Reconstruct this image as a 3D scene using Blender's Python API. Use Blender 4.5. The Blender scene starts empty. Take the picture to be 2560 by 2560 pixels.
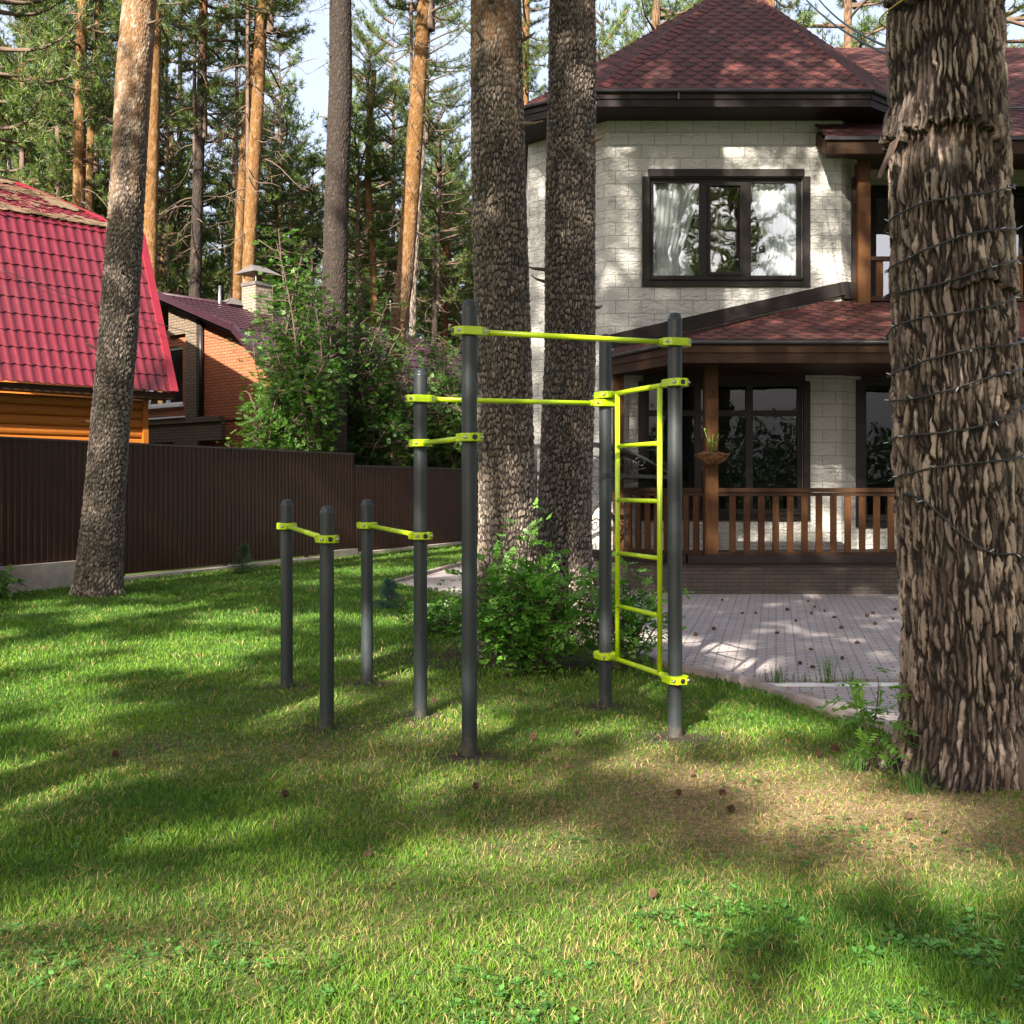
import bpy, math, random
import numpy as np
from mathutils import Vector, Matrix

random.seed(7)
RNG = np.random.default_rng(11)
SC = bpy.context.scene
COL = SC.collection
F, CX, HZ, CAMZ = 2750.0, 1280.0, 1212.0, 1.55
R = math.radians


def P(px, py, Y):
    """photo pixel (2560 frame) at a real distance Y -> point in metres"""
    return ((px - CX) * Y / F, Y, CAMZ - (py - HZ) * Y / F)


def GY(py):
    return CAMZ * F / (py - HZ)


def G(px, py):
    y = GY(py)
    return ((px - CX) * y / F, y)


def sstep(a, b, x):
    t = np.clip((np.asarray(x, float) - a) / (b - a), 0, 1)
    return t * t * (3 - 2 * t)


def ground_h(x, y):
    return 0.05 * sstep(6.4, 8.2, y) * sstep(0.3, -0.9, x)


# ------------------------------------------------------------------ value noise
def vnoise(x, y, seed=0):
    x = np.asarray(x, float); y = np.asarray(y, float)
    xi = np.floor(x).astype(np.int64); yi = np.floor(y).astype(np.int64)
    xf = x - xi; yf = y - yi
    def h(a, b):
        n = (a * 374761393 + b * 668265263 + seed * 1442695041) & 0x7fffffff
        n = ((n ^ (n >> 13)) * 1274126177) & 0x7fffffff
        return ((n ^ (n >> 16)) & 0xffff) / 65535.0
    u = xf * xf * (3 - 2 * xf); v = yf * yf * (3 - 2 * yf)
    return (h(xi, yi) * (1 - u) + h(xi + 1, yi) * u) * (1 - v) + (h(xi, yi + 1) * (1 - u) + h(xi + 1, yi + 1) * u) * v


def fbm(x, y, seed=0, o=4):
    s = 0; a = 0.5; t = 0
    for k in range(o):
        s = s + a * vnoise(np.asarray(x) * 2 ** k, np.asarray(y) * 2 ** k, seed + k); t += a; a *= 0.5
    return s / t


# ------------------------------------------------------------------ objects
def tag(o, label=None, cat=None, group=None, kind=None):
    if label: o['label'] = label
    if cat: o['category'] = cat
    if group: o['group'] = group
    if kind: o['kind'] = kind
    return o


def empty(name, loc, label=None, cat=None, group=None, rz=0.0):
    o = bpy.data.objects.new(name, None); COL.objects.link(o)
    o.location = loc; o.rotation_euler = (0, 0, rz); o.empty_display_size = 0.2
    return tag(o, label, cat, group)


def link(name, me, parent=None, world=True):
    """world=True: the mesh is in world metres, so undo the root's offset"""
    o = bpy.data.objects.new(name, me); COL.objects.link(o)
    if parent is not None:
        o.parent = parent
        if world and parent.parent is None and parent.type == 'EMPTY':
            o.matrix_parent_inverse = Matrix.Translation(-Vector(parent.location))
    return o


def fast_mesh(name, V, F3=None, F4=None, mat=None, smooth=False, attrs=None, uv=None):
    V = np.asarray(V, np.float32).reshape(-1, 3)
    me = bpy.data.meshes.new(name)
    n3 = 0 if F3 is None else len(F3); n4 = 0 if F4 is None else len(F4)
    parts = []
    if n3: parts.append(np.asarray(F3, np.int32).ravel())
    if n4: parts.append(np.asarray(F4, np.int32).ravel())
    loops = np.concatenate(parts)
    starts = np.concatenate([np.arange(n3) * 3, n3 * 3 + np.arange(n4) * 4]).astype(np.int32)
    me.vertices.add(len(V)); me.vertices.foreach_set('co', V.ravel())
    me.loops.add(len(loops)); me.loops.foreach_set('vertex_index', loops)
    me.polygons.add(n3 + n4); me.polygons.foreach_set('loop_start', starts)
    if smooth:
        me.polygons.foreach_set('use_smooth', np.ones(n3 + n4, bool))
    for k, a in (attrs or {}).items():
        a = np.asarray(a, np.float32)
        if a.ndim == 2:
            if a.shape[1] == 3: a = np.concatenate([a, np.ones((len(a), 1), np.float32)], 1)
            at = me.attributes.new(k, 'FLOAT_COLOR', 'POINT'); at.data.foreach_set('color', a.ravel())
        else:
            at = me.attributes.new(k, 'FLOAT', 'POINT'); at.data.foreach_set('value', a.ravel())
    if uv is not None:
        ul = me.uv_layers.new(name='UVMap')
        ul.data.foreach_set('uv', np.asarray(uv, np.float32)[loops].ravel())
    me.update(calc_edges=True); me.validate()
    if mat: me.materials.append(mat)
    return me


class MB:
    """collects polygons, then becomes ONE mesh with metric uvs"""
    def __init__(s): s.v = []; s.f = []; s.sm = []; s.rnd = []; s.mi = {}; s.cur = 0
    def face(s, pts, smooth=False, rnd=None):
        b = len(s.v); s.v += [tuple(p) for p in pts]; s.f.append(list(range(b, b + len(pts)))); s.sm.append(smooth)
        if s.cur: s.mi[len(s.f) - 1] = s.cur
        s.rnd += [random.random() if rnd is None else rnd] * len(pts)
    def mesh(s, verts, faces, smooth=False):
        b = len(s.v); s.v += [tuple(p) for p in verts]
        r = random.random(); s.rnd += [r] * len(verts)
        for f in faces: s.f.append([b + i for i in f]); s.sm.append(smooth)
    def obox(s, c, ax, ay, hx, hy, z0, z1):
        """box with plan axes ax, ay (2-d unit vectors) about c"""
        pts = []
        for z in (z0, z1):
            for i, j in ((-1, -1), (1, -1), (1, 1), (-1, 1)):
                pts.append((c[0] + ax[0] * hx * i + ay[0] * hy * j, c[1] + ax[1] * hx * i + ay[1] * hy * j, z))
        s.mesh(pts, [(3, 2, 1, 0), (4, 5, 6, 7), (0, 1, 5, 4), (1, 2, 6, 5), (2, 3, 7, 6), (3, 0, 4, 7)])
    def box(s, x0, x1, y0, y1, z0, z1):
        s.obox(((x0 + x1) / 2, (y0 + y1) / 2), (1, 0), (0, 1), (x1 - x0) / 2, (y1 - y0) / 2, z0, z1)
    def beam(s, a, b, w, h):
        """rectangular bar from a to b, width w across, height h up"""
        a = Vector(a); b = Vector(b); d = (b - a).normalized()
        up = Vector((0, 0, 1)) if abs(d.z) < 0.95 else Vector((0, 1, 0))
        t = d.cross(up).normalized(); u = t.cross(d).normalized()
        pts = []
        for p in (a, b):
            for i, j in ((-1, -1), (1, -1), (1, 1), (-1, 1)):
                pts.append(p + t * (w / 2 * i) + u * (h / 2 * j))
        s.mesh(pts, [(3, 2, 1, 0), (4, 5, 6, 7), (0, 1, 5, 4), (1, 2, 6, 5), (2, 3, 7, 6), (3, 0, 4, 7)])
    def tube(s, pts, r, n=10, caps=True, smooth=True):
        pts = [Vector(p) for p in pts]
        rs = r if isinstance(r, (list, tuple)) else [r] * len(pts)
        vs = []
        for i, p in enumerate(pts):
            d = (pts[min(i + 1, len(pts) - 1)] - pts[max(i - 1, 0)]).normalized()
            up = Vector((0, 0, 1)) if abs(d.z) < 0.9 else Vector((1, 0, 0))
            t = d.cross(up).normalized(); u = t.cross(d).normalized()
            for k in range(n):
                a = 2 * math.pi * k / n
                vs.append(p + t * (rs[i] * math.cos(a)) + u * (rs[i] * math.sin(a)))
        fs = []
        for i in range(len(pts) - 1):
            for k in range(n):
                k2 = (k + 1) % n
                fs.append((i * n + k, i * n + k2, (i + 1) * n + k2, (i + 1) * n + k))
        b = len(s.v); s.mesh(vs, fs, smooth)
        if caps:
            s.f.append([b + k for k in range(n)][::-1]); s.sm.append(False)
            s.f.append([b + (len(pts) - 1) * n + k for k in range(n)]); s.sm.append(False)
    def build(s, name, mat, parent=None, world=True):
        me = bpy.data.meshes.new(name)
        me.from_pydata(s.v, [], s.f)
        me.polygons.foreach_set('use_smooth', np.array(s.sm, bool))
        ul = me.uv_layers.new(name='UVMap')
        uvs = np.zeros((len(me.loops), 2), np.float32)
        for p in me.polygons:
            n = p.normal
            if abs(n.z) > 0.985:
                t = Vector((1, 0, 0)); w = Vector((0, 1, 0))
            else:
                t = Vector((0, 0, 1)).cross(n).normalized(); w = n.cross(t)
            for li in p.loop_indices:
                co = me.vertices[me.loops[li].vertex_index].co
                uvs[li] = (co.dot(t), co.dot(w))
        ul.data.foreach_set('uv', uvs.ravel())
        at = me.attributes.new('rnd', 'FLOAT', 'POINT'); at.data.foreach_set('value', np.array(s.rnd, np.float32))
        for mm in (mat if isinstance(mat, (list, tuple)) else [mat]): me.materials.append(mm)
        for i, q in s.mi.items(): me.polygons[i].material_index = q
        me.update()
        return link(name, me, parent, world)


# ------------------------------------------------------------------ materials
class NT:
    def __init__(s, name):
        s.m = bpy.data.materials.new(name); s.m.use_nodes = True
        s.t = s.m.node_tree; s.b = s.t.nodes['Principled BSDF']; s.out = s.t.nodes['Material Output']
    def n(s, typ, ins=None, **props):
        nd = s.t.nodes.new('ShaderNode' + typ)
        for k, v in props.items(): setattr(nd, k, v)
        for k, v in (ins or {}).items():
            sk = nd.inputs[k]
            if isinstance(v, bpy.types.NodeSocket): s.t.links.new(v, sk)
            else: sk.default_value = v
        return nd
    def set(s, k, v):
        sk = s.b.inputs[k]
        if isinstance(v, bpy.types.NodeSocket): s.t.links.new(v, sk)
        else: sk.default_value = v
    def c(s, v): return v if isinstance(v, bpy.types.NodeSocket) else (v[0], v[1], v[2], 1)
    def mix(s, f, a, b, mode='MIX'):
        return s.n('Mix', {0: f, 6: s.c(a), 7: s.c(b)}, data_type='RGBA', blend_type=mode).outputs[2]
    def math(s, op, a, b=0.0, clamp=False):
        return s.n('Math', {0: a, 1: b}, operation=op, use_clamp=clamp).outputs[0]
    def ramp(s, f, stops, interp='LINEAR'):
        nd = s.n('ValToRGB', {0: f}); cr = nd.color_ramp; cr.interpolation = interp
        while len(cr.elements) < len(stops): cr.elements.new(0.5)
        for e, (p, c) in zip(cr.elements, stops):
            e.position = p; e.color = (c, c, c, 1) if isinstance(c, (int, float)) else (c[0], c[1], c[2], 1)
        return nd.outputs[0]
    def uv(s): return s.n('TexCoord').outputs['UV']
    def obj(s): return s.n('TexCoord').outputs['Object']
    def map(s, v, scale=(1, 1, 1), rot=(0, 0, 0), loc=(0, 0, 0)):
        return s.n('Mapping', {'Vector': v, 'Scale': scale, 'Rotation': rot, 'Location': loc}).outputs[0]
    def noise(s, v, scale, detail=4, rough=0.6, dist=0.0):
        return s.n('TexNoise', {'Vector': v, 'Scale': scale, 'Detail': detail, 'Roughness': rough, 'Distortion': dist}).outputs[0]
    def attr(s, name, out='Fac'): return s.n('Attribute', attribute_name=name).outputs[out]
    def bump(s, h, strength=0.5, dist=0.01, nrm=None):
        ins = {'Height': h, 'Strength': strength, 'Distance': dist}
        if nrm: ins['Normal'] = nrm
        return s.n('Bump', ins).outputs[0]


def simple(name, col, rough=0.6, var=0.25, scale=6.0, metal=0.0, bump=0.0, spec=0.5, coat=0.0):
    k = NT(name); v = k.obj()
    nz = k.noise(v, scale, 5)
    d = [max(0, c * (1 - var)) for c in col]; l = [c * (1 + var) for c in col]
    k.set('Base Color', k.ramp(nz, [(0.3, d), (0.7, l)]))
    k.set('Roughness', k.ramp(k.noise(v, scale * 3, 3), [(0.3, rough * 0.85), (0.7, min(1, rough * 1.15))]))
    k.set('Metallic', metal); k.set('Specular IOR Level', spec); k.set('Coat Weight', coat)
    if bump: k.set('Normal', k.bump(k.noise(v, scale * 8, 4), bump, 0.004))
    return k.m


def wood(name, dark, light, vertical=False, rough=0.55):
    k = NT(name); uv = k.uv()
    rnd = k.attr('rnd')
    off = k.n('CombineXYZ', {0: k.math('MULTIPLY', rnd, 37.0), 1: k.math('MULTIPLY', rnd, 91.0), 2: 0.0}).outputs[0]
    uv = k.n('VectorMath', {0: uv, 1: off}, operation='ADD').outputs[0]
    sc = (40, 3, 1) if vertical else (3, 40, 1)
    g = k.noise(k.map(uv, sc), 1.0, 6, 0.65, 1.2)
    big = k.noise(k.map(uv, (2.2, 2.2, 1)), 1.0, 3)
    col = k.ramp(g, [(0.3, dark), (0.72, light)])
    col = k.mix(k.ramp(big, [(0.35, 0.0), (0.7, 0.55)]), col, dark)
    col = k.mix(k.math('MULTIPLY', k.math('SUBTRACT', rnd, 0.5), 0.5, True), col, [c * 1.5 for c in light])
    k.set('Base Color', col); k.set('Roughness', rough); k.set('Specular IOR Level', 0.2)
    k.set('Normal', k.bump(g, 0.35, 0.003))
    return k.m


def bricks(name, c1, c2, mortar, w, h, m=0.01, rough=0.85, bump=0.6, rock=0.0, rot=0.0, dirt=0.15, bias=0.0):
    k = NT(name); uv = k.uv()
    if rot: uv = k.map(uv, (1, 1, 1), (0, 0, rot))
    br = k.n('TexBrick', {'Vector': uv, 'Color1': k.c(c1), 'Color2': k.c(c2), 'Mortar': k.c(mortar), 'Scale': 1.0,
                          'Mortar Size': m, 'Mortar Smooth': 0.25, 'Bias': bias, 'Brick Width': w, 'Row Height': h})
    br.offset = 0.5
    col = br.outputs[0]
    big = k.noise(uv, 0.9, 5); fine = k.noise(uv, 60.0, 4, 0.7)
    col = k.mix(dirt, col, k.ramp(big, [(0.3, [c * 0.45 for c in c1]), (0.7, [min(1, c * 1.25) for c in c1])]))
    col = k.mix(0.22, col, k.ramp(fine, [(0.35, [c * 0.5 for c in c1]), (0.65, [min(1, c * 1.3) for c in c1])]))
    k.set('Base Color', col); k.set('Roughness', rough)
    hgt = k.math('SUBTRACT', 1.0, br.outputs[1])
    if rock:
        rk = k.noise(k.map(uv, (1, 1.6, 1)), 14.0, 6, 0.62, 0.6)
        rk2 = k.math('MULTIPLY', k.math('MULTIPLY', rk, hgt), rock)
        hgt = k.math('ADD', k.math('MULTIPLY', hgt, 0.6), rk2)
    k.set('Normal', k.bump(hgt, bump, 0.035))
    return k.m


def leafy(name, attr='col', trans=0.3, rough=0.5, tint=(1.0, 1.0, 0.55), spec=0.3):
    k = NT(name); c = k.attr(attr, 'Color')
    k.set('Base Color', c); k.set('Roughness', rough); k.set('Specular IOR Level', spec)
    tr = k.n('BsdfTranslucent', {'Color': k.mix(1.0, c, [t * 1.3 for t in tint], 'MULTIPLY')})
    mx = k.n('MixShader', {0: trans, 1: k.b.outputs[0], 2: tr.outputs[0]})
    k.t.links.new(mx.outputs[0], k.out.inputs[0])
    return k.m


def bark(name, crack, plate_d, plate_l, pale=0.5, flake=(0.50, 0.22, 0.07), lichen=0.0):
    k = NT(name); uv = k.uv()
    pl = k.attr('plate'); pid = k.attr('pid'); org = k.attr('orange')
    fine = k.noise(k.map(uv, (90, 30, 1)), 1.0, 6, 0.7)
    mid = k.noise(k.map(uv, (24, 7, 1)), 1.0, 4, 0.6, 0.5)
    big = k.noise(k.map(uv, (3.0, 1.3, 1)), 1.0, 3)
    rag = k.noise(k.map(uv, (30, 6.5, 1)), 1.0, 7, 0.72, 0.4)
    sel = k.math('ADD', k.math('MULTIPLY', pid, 0.26), k.math('ADD', k.math('MULTIPLY', rag, 0.95), k.math('MULTIPLY', big, 0.16)))
    base = k.mix(k.ramp(k.math('ADD', pl, k.math('MULTIPLY', k.math('SUBTRACT', fine, 0.5), 0.6)), [(0.08, 0.0), (0.42, 1.0)]), crack, plate_d)
    pdm = k.mix(k.ramp(k.math('FRACT', k.math('MULTIPLY', pid, 7.3)), [(0.2, 0.0), (0.9, 1.0)]), plate_d, [x * 2.3 for x in plate_d])
    base = k.mix(k.ramp(k.math('ADD', pl, k.math('MULTIPLY', k.math('SUBTRACT', fine, 0.5), 0.6)), [(0.08, 0.0), (0.42, 1.0)]), crack, pdm)
    base = k.mix(k.ramp(fine, [(0.50, 0.0), (0.66, 0.55)]), base, [x * 2.1 for x in plate_d])
    th = 1.08 - pale
    face = k.math('MULTIPLY', k.ramp(sel, [(th - 0.05, 0.0), (th + 0.05, 1.0)]),
                  k.ramp(k.math('ADD', pl, k.math('ADD', k.math('MULTIPLY', k.math('SUBTRACT', fine, 0.5), 1.3), k.math('MULTIPLY', k.math('SUBTRACT', mid, 0.5), 0.9))), [(0.36, 0.0), (0.62, 1.0)]))
    pcol = k.mix(k.ramp(big, [(0.35, 0.0), (0.65, 0.5)]), plate_l, [plate_l[0] * 0.62, plate_l[1] * 0.62, plate_l[2] * 0.66])
    face = k.math('MULTIPLY', face, k.ramp(k.math('FRACT', k.math('MULTIPLY', pid, 13.7)), [(0.0, 0.35), (1.0, 1.0)]))
    col = k.mix(face, base, pcol)
    crk = k.noise(k.map(uv, (48, 5.5, 1)), 1.0, 5, 0.6, 0.8)
    col = k.mix(k.ramp(crk, [(0.36, 0.9), (0.43, 0.0)]), col, crack)
    of = k.mix(k.ramp(mid, [(0.35, 0.0), (0.65, 1.0)]), [x * 0.55 for x in flake], flake)
    of = k.mix(k.ramp(fine, [(0.45, 0.6), (0.6, 0.0)]), of, [x * 0.35 for x in flake])
    of = k.mix(k.ramp(k.noise(k.map(uv, (7, 4, 1)), 1.0, 5, 0.7), [(0.5, 0.0), (0.62, 0.75)]), of, plate_l)
    oo = k.math('MULTIPLY', org, k.ramp(k.math('ADD', k.math('MULTIPLY', mid, 0.7), k.math('MULTIPLY', org, 0.5)), [(0.40, 0.0), (0.62, 1.0)]))
    col = k.mix(oo, col, of)
    if lichen:
        col = k.mix(k.ramp(k.noise(k.map(uv, (5, 2, 1)), 1.0, 5), [(0.58, 0.0), (0.72, lichen)]), col, (0.20, 0.23, 0.17))
    k.set('Base Color', col); k.set('Roughness', 0.9); k.set('Specular IOR Level', 0.2)
    hgt = k.math('ADD', k.math('MULTIPLY', pl, 0.5), k.math('ADD', k.math('MULTIPLY', fine, 0.6), k.math('MULTIPLY', face, 0.4)))
    k.set('Normal', k.bump(hgt, 0.9, 0.012))
    return k.m


def glass(name, refl=0.45, tint=(0.9, 0.95, 0.95), wob=0.02):
    k = NT(name)
    nz = k.noise(k.obj(), 1.3, 2)
    nr = k.bump(nz, wob, 0.4)
    gl = k.n('BsdfGlossy', {'Color': (0.95, 0.97, 1, 1), 'Roughness': 0.01, 'Normal': nr})
    tr = k.n('BsdfTransparent', {'Color': (*tint, 1)})
    mx = k.n('MixShader', {0: refl, 1: tr.outputs[0], 2: gl.outputs[0]})
    k.t.links.new(mx.outputs[0], k.out.inputs[0])
    return k.m


def make_materials():
    m = {}
    m['post'] = simple('anthracite_powder_coat', (0.020, 0.025, 0.028), 0.42, 0.08, 3, 0.0, 0.0, 0.35)
    k = NT('anthracite_powder_coat_weathered'); v = k.obj()     # mud splashed up the lower part, scuffs
    z = k.n('SeparateXYZ', {0: v}).outputs[2]; nz = k.noise(v, 22, 5, 0.7)
    mud = k.ramp(k.math('ADD', k.math('MULTIPLY', z, 1.6), k.math('MULTIPLY', nz, 0.9)), [(0.42, 0.6), (0.62, 0.0)])
    sc = k.ramp(k.noise(k.map(v, (60, 60, 5)), 1, 4, 0.7), [(0.66, 0.0), (0.74, 0.35)])
    k.set('Base Color', k.mix(mud, k.mix(sc, (0.021, 0.026, 0.029), (0.055, 0.06, 0.062)), (0.085, 0.070, 0.052)))
    k.set('Roughness', k.ramp(nz, [(0.3, 0.36), (0.7, 0.52)])); k.set('Specular IOR Level', 0.4); m['post'] = k.m
    m['lime'] = simple('lime_powder_coat', (0.36, 0.50, 0.006), 0.33, 0.05, 3, 0, 0, 0.5)
    m['steel'] = simple('steel', (0.5, 0.5, 0.5), 0.3, 0.1, 20, 1.0)
    m['black'] = simple('black_plastic', (0.012, 0.013, 0.014), 0.5, 0.1)
    m['block'] = bricks('split_face_block', (0.60, 0.58, 0.545), (0.53, 0.515, 0.48), (0.20, 0.19, 0.17), 0.4, 0.2, 0.007, 0.9, 1.0, 2.2, 0, 0.14)
    m['orange_brick'] = bricks('orange_brick', (0.33, 0.105, 0.042), (0.25, 0.072, 0.028), (0.035, 0.02, 0.014), 0.26, 0.08, 0.016, 0.85, 0.5)
    m['grey_brick'] = bricks('grey_brown_brick', (0.15, 0.108, 0.072), (0.105, 0.075, 0.05), (0.025, 0.02, 0.018), 0.26, 0.08, 0.015, 0.85, 0.5)
    m['pale_brick'] = bricks('pale_chimney_brick', (0.25, 0.195, 0.15), (0.20, 0.155, 0.12), (0.05, 0.04, 0.033), 0.26, 0.085, 0.016, 0.85, 0.5)
    m['plinth'] = bricks('slate_plinth', (0.092, 0.072, 0.058), (0.058, 0.046, 0.037), (0.015, 0.013, 0.012), 0.34, 0.055, 0.006, 0.85, 0.8, 1.0, 0, 0.2)
    m['wood_h'] = wood('brown_stained_board', (0.016, 0.007, 0.003), (0.048, 0.020, 0.007))
    m['wood_v'] = wood('brown_stained_slat', (0.028, 0.0105, 0.003), (0.088, 0.035, 0.009), True)
    m['wood_dark'] = wood('dark_fascia_board', (0.010, 0.007, 0.006), (0.026, 0.018, 0.017))
    m['wood_soffit'] = wood('soffit_board', (0.022, 0.010, 0.006), (0.05, 0.024, 0.012))
    m['log'] = wood('honey_log', (0.20, 0.058, 0.008), (0.36, 0.12, 0.018))
    m['darktrim'] = simple('dark_brown_window_trim', (0.010, 0.006, 0.005), 0.5, 0.2, 10, 0, 0, 0.3)
    m['white'] = simple('white_plastic', (0.75, 0.76, 0.76), 0.4, 0.04)
    m['gutter'] = simple('dark_gutter', (0.016, 0.013, 0.014), 0.4, 0.1)
    m['iron'] = simple('wrought_iron', (0.012, 0.012, 0.013), 0.45, 0.1)
    m['concrete'] = simple('weathered_concrete', (0.33, 0.29, 0.25), 0.95, 0.3, 4, 0, 0.6)
    m['kerb'] = simple('pink_grey_kerb', (0.27, 0.22, 0.21), 0.9, 0.25, 5, 0, 0.5)
    m['strip'] = simple('white_kerb_strip', (0.60, 0.60, 0.60), 0.85, 0.12, 6, 0, 0.3)
    m['dark_room'] = simple('dark_room', (0.016, 0.014, 0.013), 0.9, 0.3, 1)
    m['pane'] = glass('window_glass', 0.34, (0.9, 0.95, 0.95), 0.006)
    m['pane_dark'] = glass('porch_window_glass', 0.04, (0.5, 0.55, 0.55), 0.008)
    k = NT('sheer_curtain')
    tr = k.n('BsdfTransparent', {'Color': (1, 1, 1, 1)})
    k.set('Base Color', (0.72, 0.72, 0.72, 1)); k.set('Roughness', 0.9)
    mx = k.n('MixShader', {0: 0.82, 1: tr.outputs[0], 2: k.b.outputs[0]}); k.t.links.new(mx.outputs[0], k.out.inputs[0])
    m['curtain'] = k.m
    m['curtain_red'] = simple('plum_curtain', (0.16, 0.05, 0.06), 0.9, 0.3, 3)
    # shingles: one value per tab
    k = NT('red_bitumen_shingle'); r = k.attr('rnd')
    c = k.ramp(r, [(0.0, (0.042, 0.007, 0.005)), (0.55, (0.068, 0.0105, 0.007)), (1.0, (0.098, 0.017, 0.0115))])
    c = k.mix(k.ramp(k.noise(k.obj(), 220, 3, 0.7), [(0.35, 0.5), (0.6, 0.0)]), c, (0.07, 0.016, 0.011))
    c = k.mix(k.ramp(k.noise(k.obj(), 1.1, 5), [(0.45, 0.0), (0.75, 0.45)]), c, (0.09, 0.035, 0.022))
    k.set('Base Color', c); k.set('Roughness', 0.85); k.set('Normal', k.bump(k.noise(k.obj(), 160, 3), 0.5, 0.004)); m['shingle'] = k.m
    m['shingle_gap'] = simple('shingle_underlay', (0.010, 0.004, 0.0035), 0.95, 0.2)
    m['shingle_worn'] = None
    # painted metal tiles
    for nm, cc in (('crimson_metal_tile', (0.100, 0.007, 0.015)), ('plum_metal_tile', (0.026, 0.008, 0.014))):
        k = NT(nm); v = k.obj()
        dirt = k.ramp(k.noise(v, 0.8, 5), [(0.45, 0.0), (0.8, 0.35)])
        k.set('Base Color', k.mix(dirt, cc, [x * 0.5 + 0.01 for x in cc]))
        k.set('Roughness', k.ramp(k.noise(v, 5, 3), [(0.3, 0.28), (0.7, 0.42)])); k.set('Specular IOR Level', 0.6)
        m[nm] = k.m
    m['verge'] = simple('crimson_verge', (0.17, 0.010, 0.02), 0.4, 0.1)
    k = NT('brown_corrugated_steel'); v = k.obj()
    k.set('Base Color', k.mix(k.ramp(k.noise(k.map(v, (6, 6, 0.6)), 1, 4), [(0.4, 0.0), (0.8, 0.5)]), (0.027, 0.0095, 0.006), (0.045, 0.018, 0.010)))
    k.set('Roughness', 0.45); k.set('Specular IOR Level', 0.22); m['fence'] = k.m
    # pavers
    k = NT('concrete_pavers'); v = k.map(k.n('TexCoord').outputs['Object'], (1, 1, 1), (0, 0, R(90 + 13.5)))
    br = k.n('TexBrick', {'Vector': k.map(k.n('TexCoord').outputs['Object'], (1, 1, 1), (0, 0, R(13.5))), 'Color1': (0.42, 0.36, 0.345, 1), 'Color2': (0.33, 0.29, 0.28, 1), 'Mortar': (0.06, 0.055, 0.05, 1),
                          'Scale': 1.0, 'Mortar Size': 0.0075, 'Mortar Smooth': 0.2, 'Brick Width': 0.175, 'Row Height': 0.1})
    l2 = k.n('TexBrick', {'Vector': v, 'Color1': (1, 1, 1, 1), 'Color2': (1, 1, 1, 1), 'Mortar': (0, 0, 0, 1),
                          'Scale': 1.0, 'Mortar Size': 0.006, 'Mortar Smooth': 0.5, 'Brick Width': 60.0, 'Row Height': 0.175})
    c = k.mix(0.30, br.outputs[0], k.ramp(k.noise(v, 1.2, 5), [(0.3, (0.16, 0.14, 0.135)), (0.7, (0.36, 0.31, 0.30))]))
    c = k.mix(0.25, c, k.ramp(k.noise(v, 70, 4, 0.7), [(0.35, (0.12, 0.105, 0.10)), (0.65, (0.40, 0.36, 0.35))]))
    c = k.mix(k.math('MULTIPLY', l2.outputs[1], 0.4), c, (0.09, 0.085, 0.07))
    c = k.mix(k.ramp(k.noise(v, 3.5, 6, 0.75), [(0.60, 0.0), (0.78, 0.6)]), c, (0.13, 0.10, 0.07))
    k.set('Base Color', c); k.set('Roughness', 0.9)
    k.set('Normal', k.bump(k.math('SUBTRACT', 1.0, k.math('MAXIMUM', br.outputs[1], l2.outputs[1])), 0.6, 0.008)); m['paver'] = k.m
    # soil / thatch below the grass
    k = NT('lawn_soil'); v = k.obj(); dry = k.attr('dry'); bare = k.attr('bare')
    f1 = k.noise(v, 35, 6, 0.75, 0.8); f2 = k.noise(v, 6, 4)
    th = k.ramp(f1, [(0.3, (0.018, 0.032, 0.008)), (0.5, (0.046, 0.076, 0.016)), (0.68, (0.15, 0.14, 0.05))])
    gr = k.mix(k.ramp(f2, [(0.35, 0.2), (0.65, 0.75)]), th, (0.045, 0.105, 0.014))
    st = k.ramp(f1, [(0.3, (0.075, 0.052, 0.030)), (0.5, (0.20, 0.14, 0.08)), (0.7, (0.42, 0.31, 0.19))])
    c = k.mix(dry, gr, st)
    c = k.mix(bare, c, k.ramp(f1, [(0.3, (0.022, 0.018, 0.014)), (0.7, (0.075, 0.058, 0.045))]))
    k.set('Base Color', c); k.set('Roughness', 0.95); k.set('Specular IOR Level', 0.1); k.set('Normal', k.bump(f1, 0.9, 0.02)); m['soil'] = k.m
    m['grass'] = leafy('grass_blade', trans=0.35, rough=0.55, tint=(1.0, 1.1, 0.4), spec=0.25)
    m['needle'] = leafy('pine_needles', trans=0.18, rough=0.5, tint=(1, 1.05, 0.45), spec=0.3)
    m['leaf'] = leafy('broad_leaves', trans=0.35, rough=0.45, tint=(0.9, 1.2, 0.35), spec=0.35)
    m['twig'] = simple('twig_bark', (0.075, 0.05, 0.036), 0.9, 0.3, 20)
    m['limb'] = simple('dead_limb_bark', (0.10, 0.065, 0.045), 0.9, 0.4, 8)
    m['bark_grey'] = bark('pine_bark_grey', (0.016, 0.014, 0.013), (0.052, 0.042, 0.035), (0.33, 0.265, 0.21), 0.42, (0.27, 0.155, 0.08), lichen=0.2)
    m['bark_big'] = bark('pine_bark_plates', (0.013, 0.010, 0.009), (0.046, 0.034, 0.028), (0.36, 0.285, 0.23), 0.42, (0.34, 0.15, 0.06), lichen=0.12)
    m['bark_dark'] = bark('pine_bark_dark', (0.014, 0.012, 0.011), (0.018, 0.0135, 0.011), (0.085, 0.062, 0.048), 0.34, (0.26, 0.10, 0.045))
    m['bark_orange'] = bark('pine_bark_orange', (0.03, 0.02, 0.014), (0.085, 0.05, 0.03), (0.22, 0.135, 0.075), 0.40, (0.19, 0.096, 0.032))
    m['cone'] = simple('pine_cone_scale', (0.10, 0.055, 0.03), 0.9, 0.35, 40)
    m['coir'] = simple('coir_liner', (0.10, 0.045, 0.013), 0.95, 0.4, 30, 0, 0.8)
    m['cable'] = simple('black_cable', (0.012, 0.013, 0.015), 0.5, 0.1)
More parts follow.
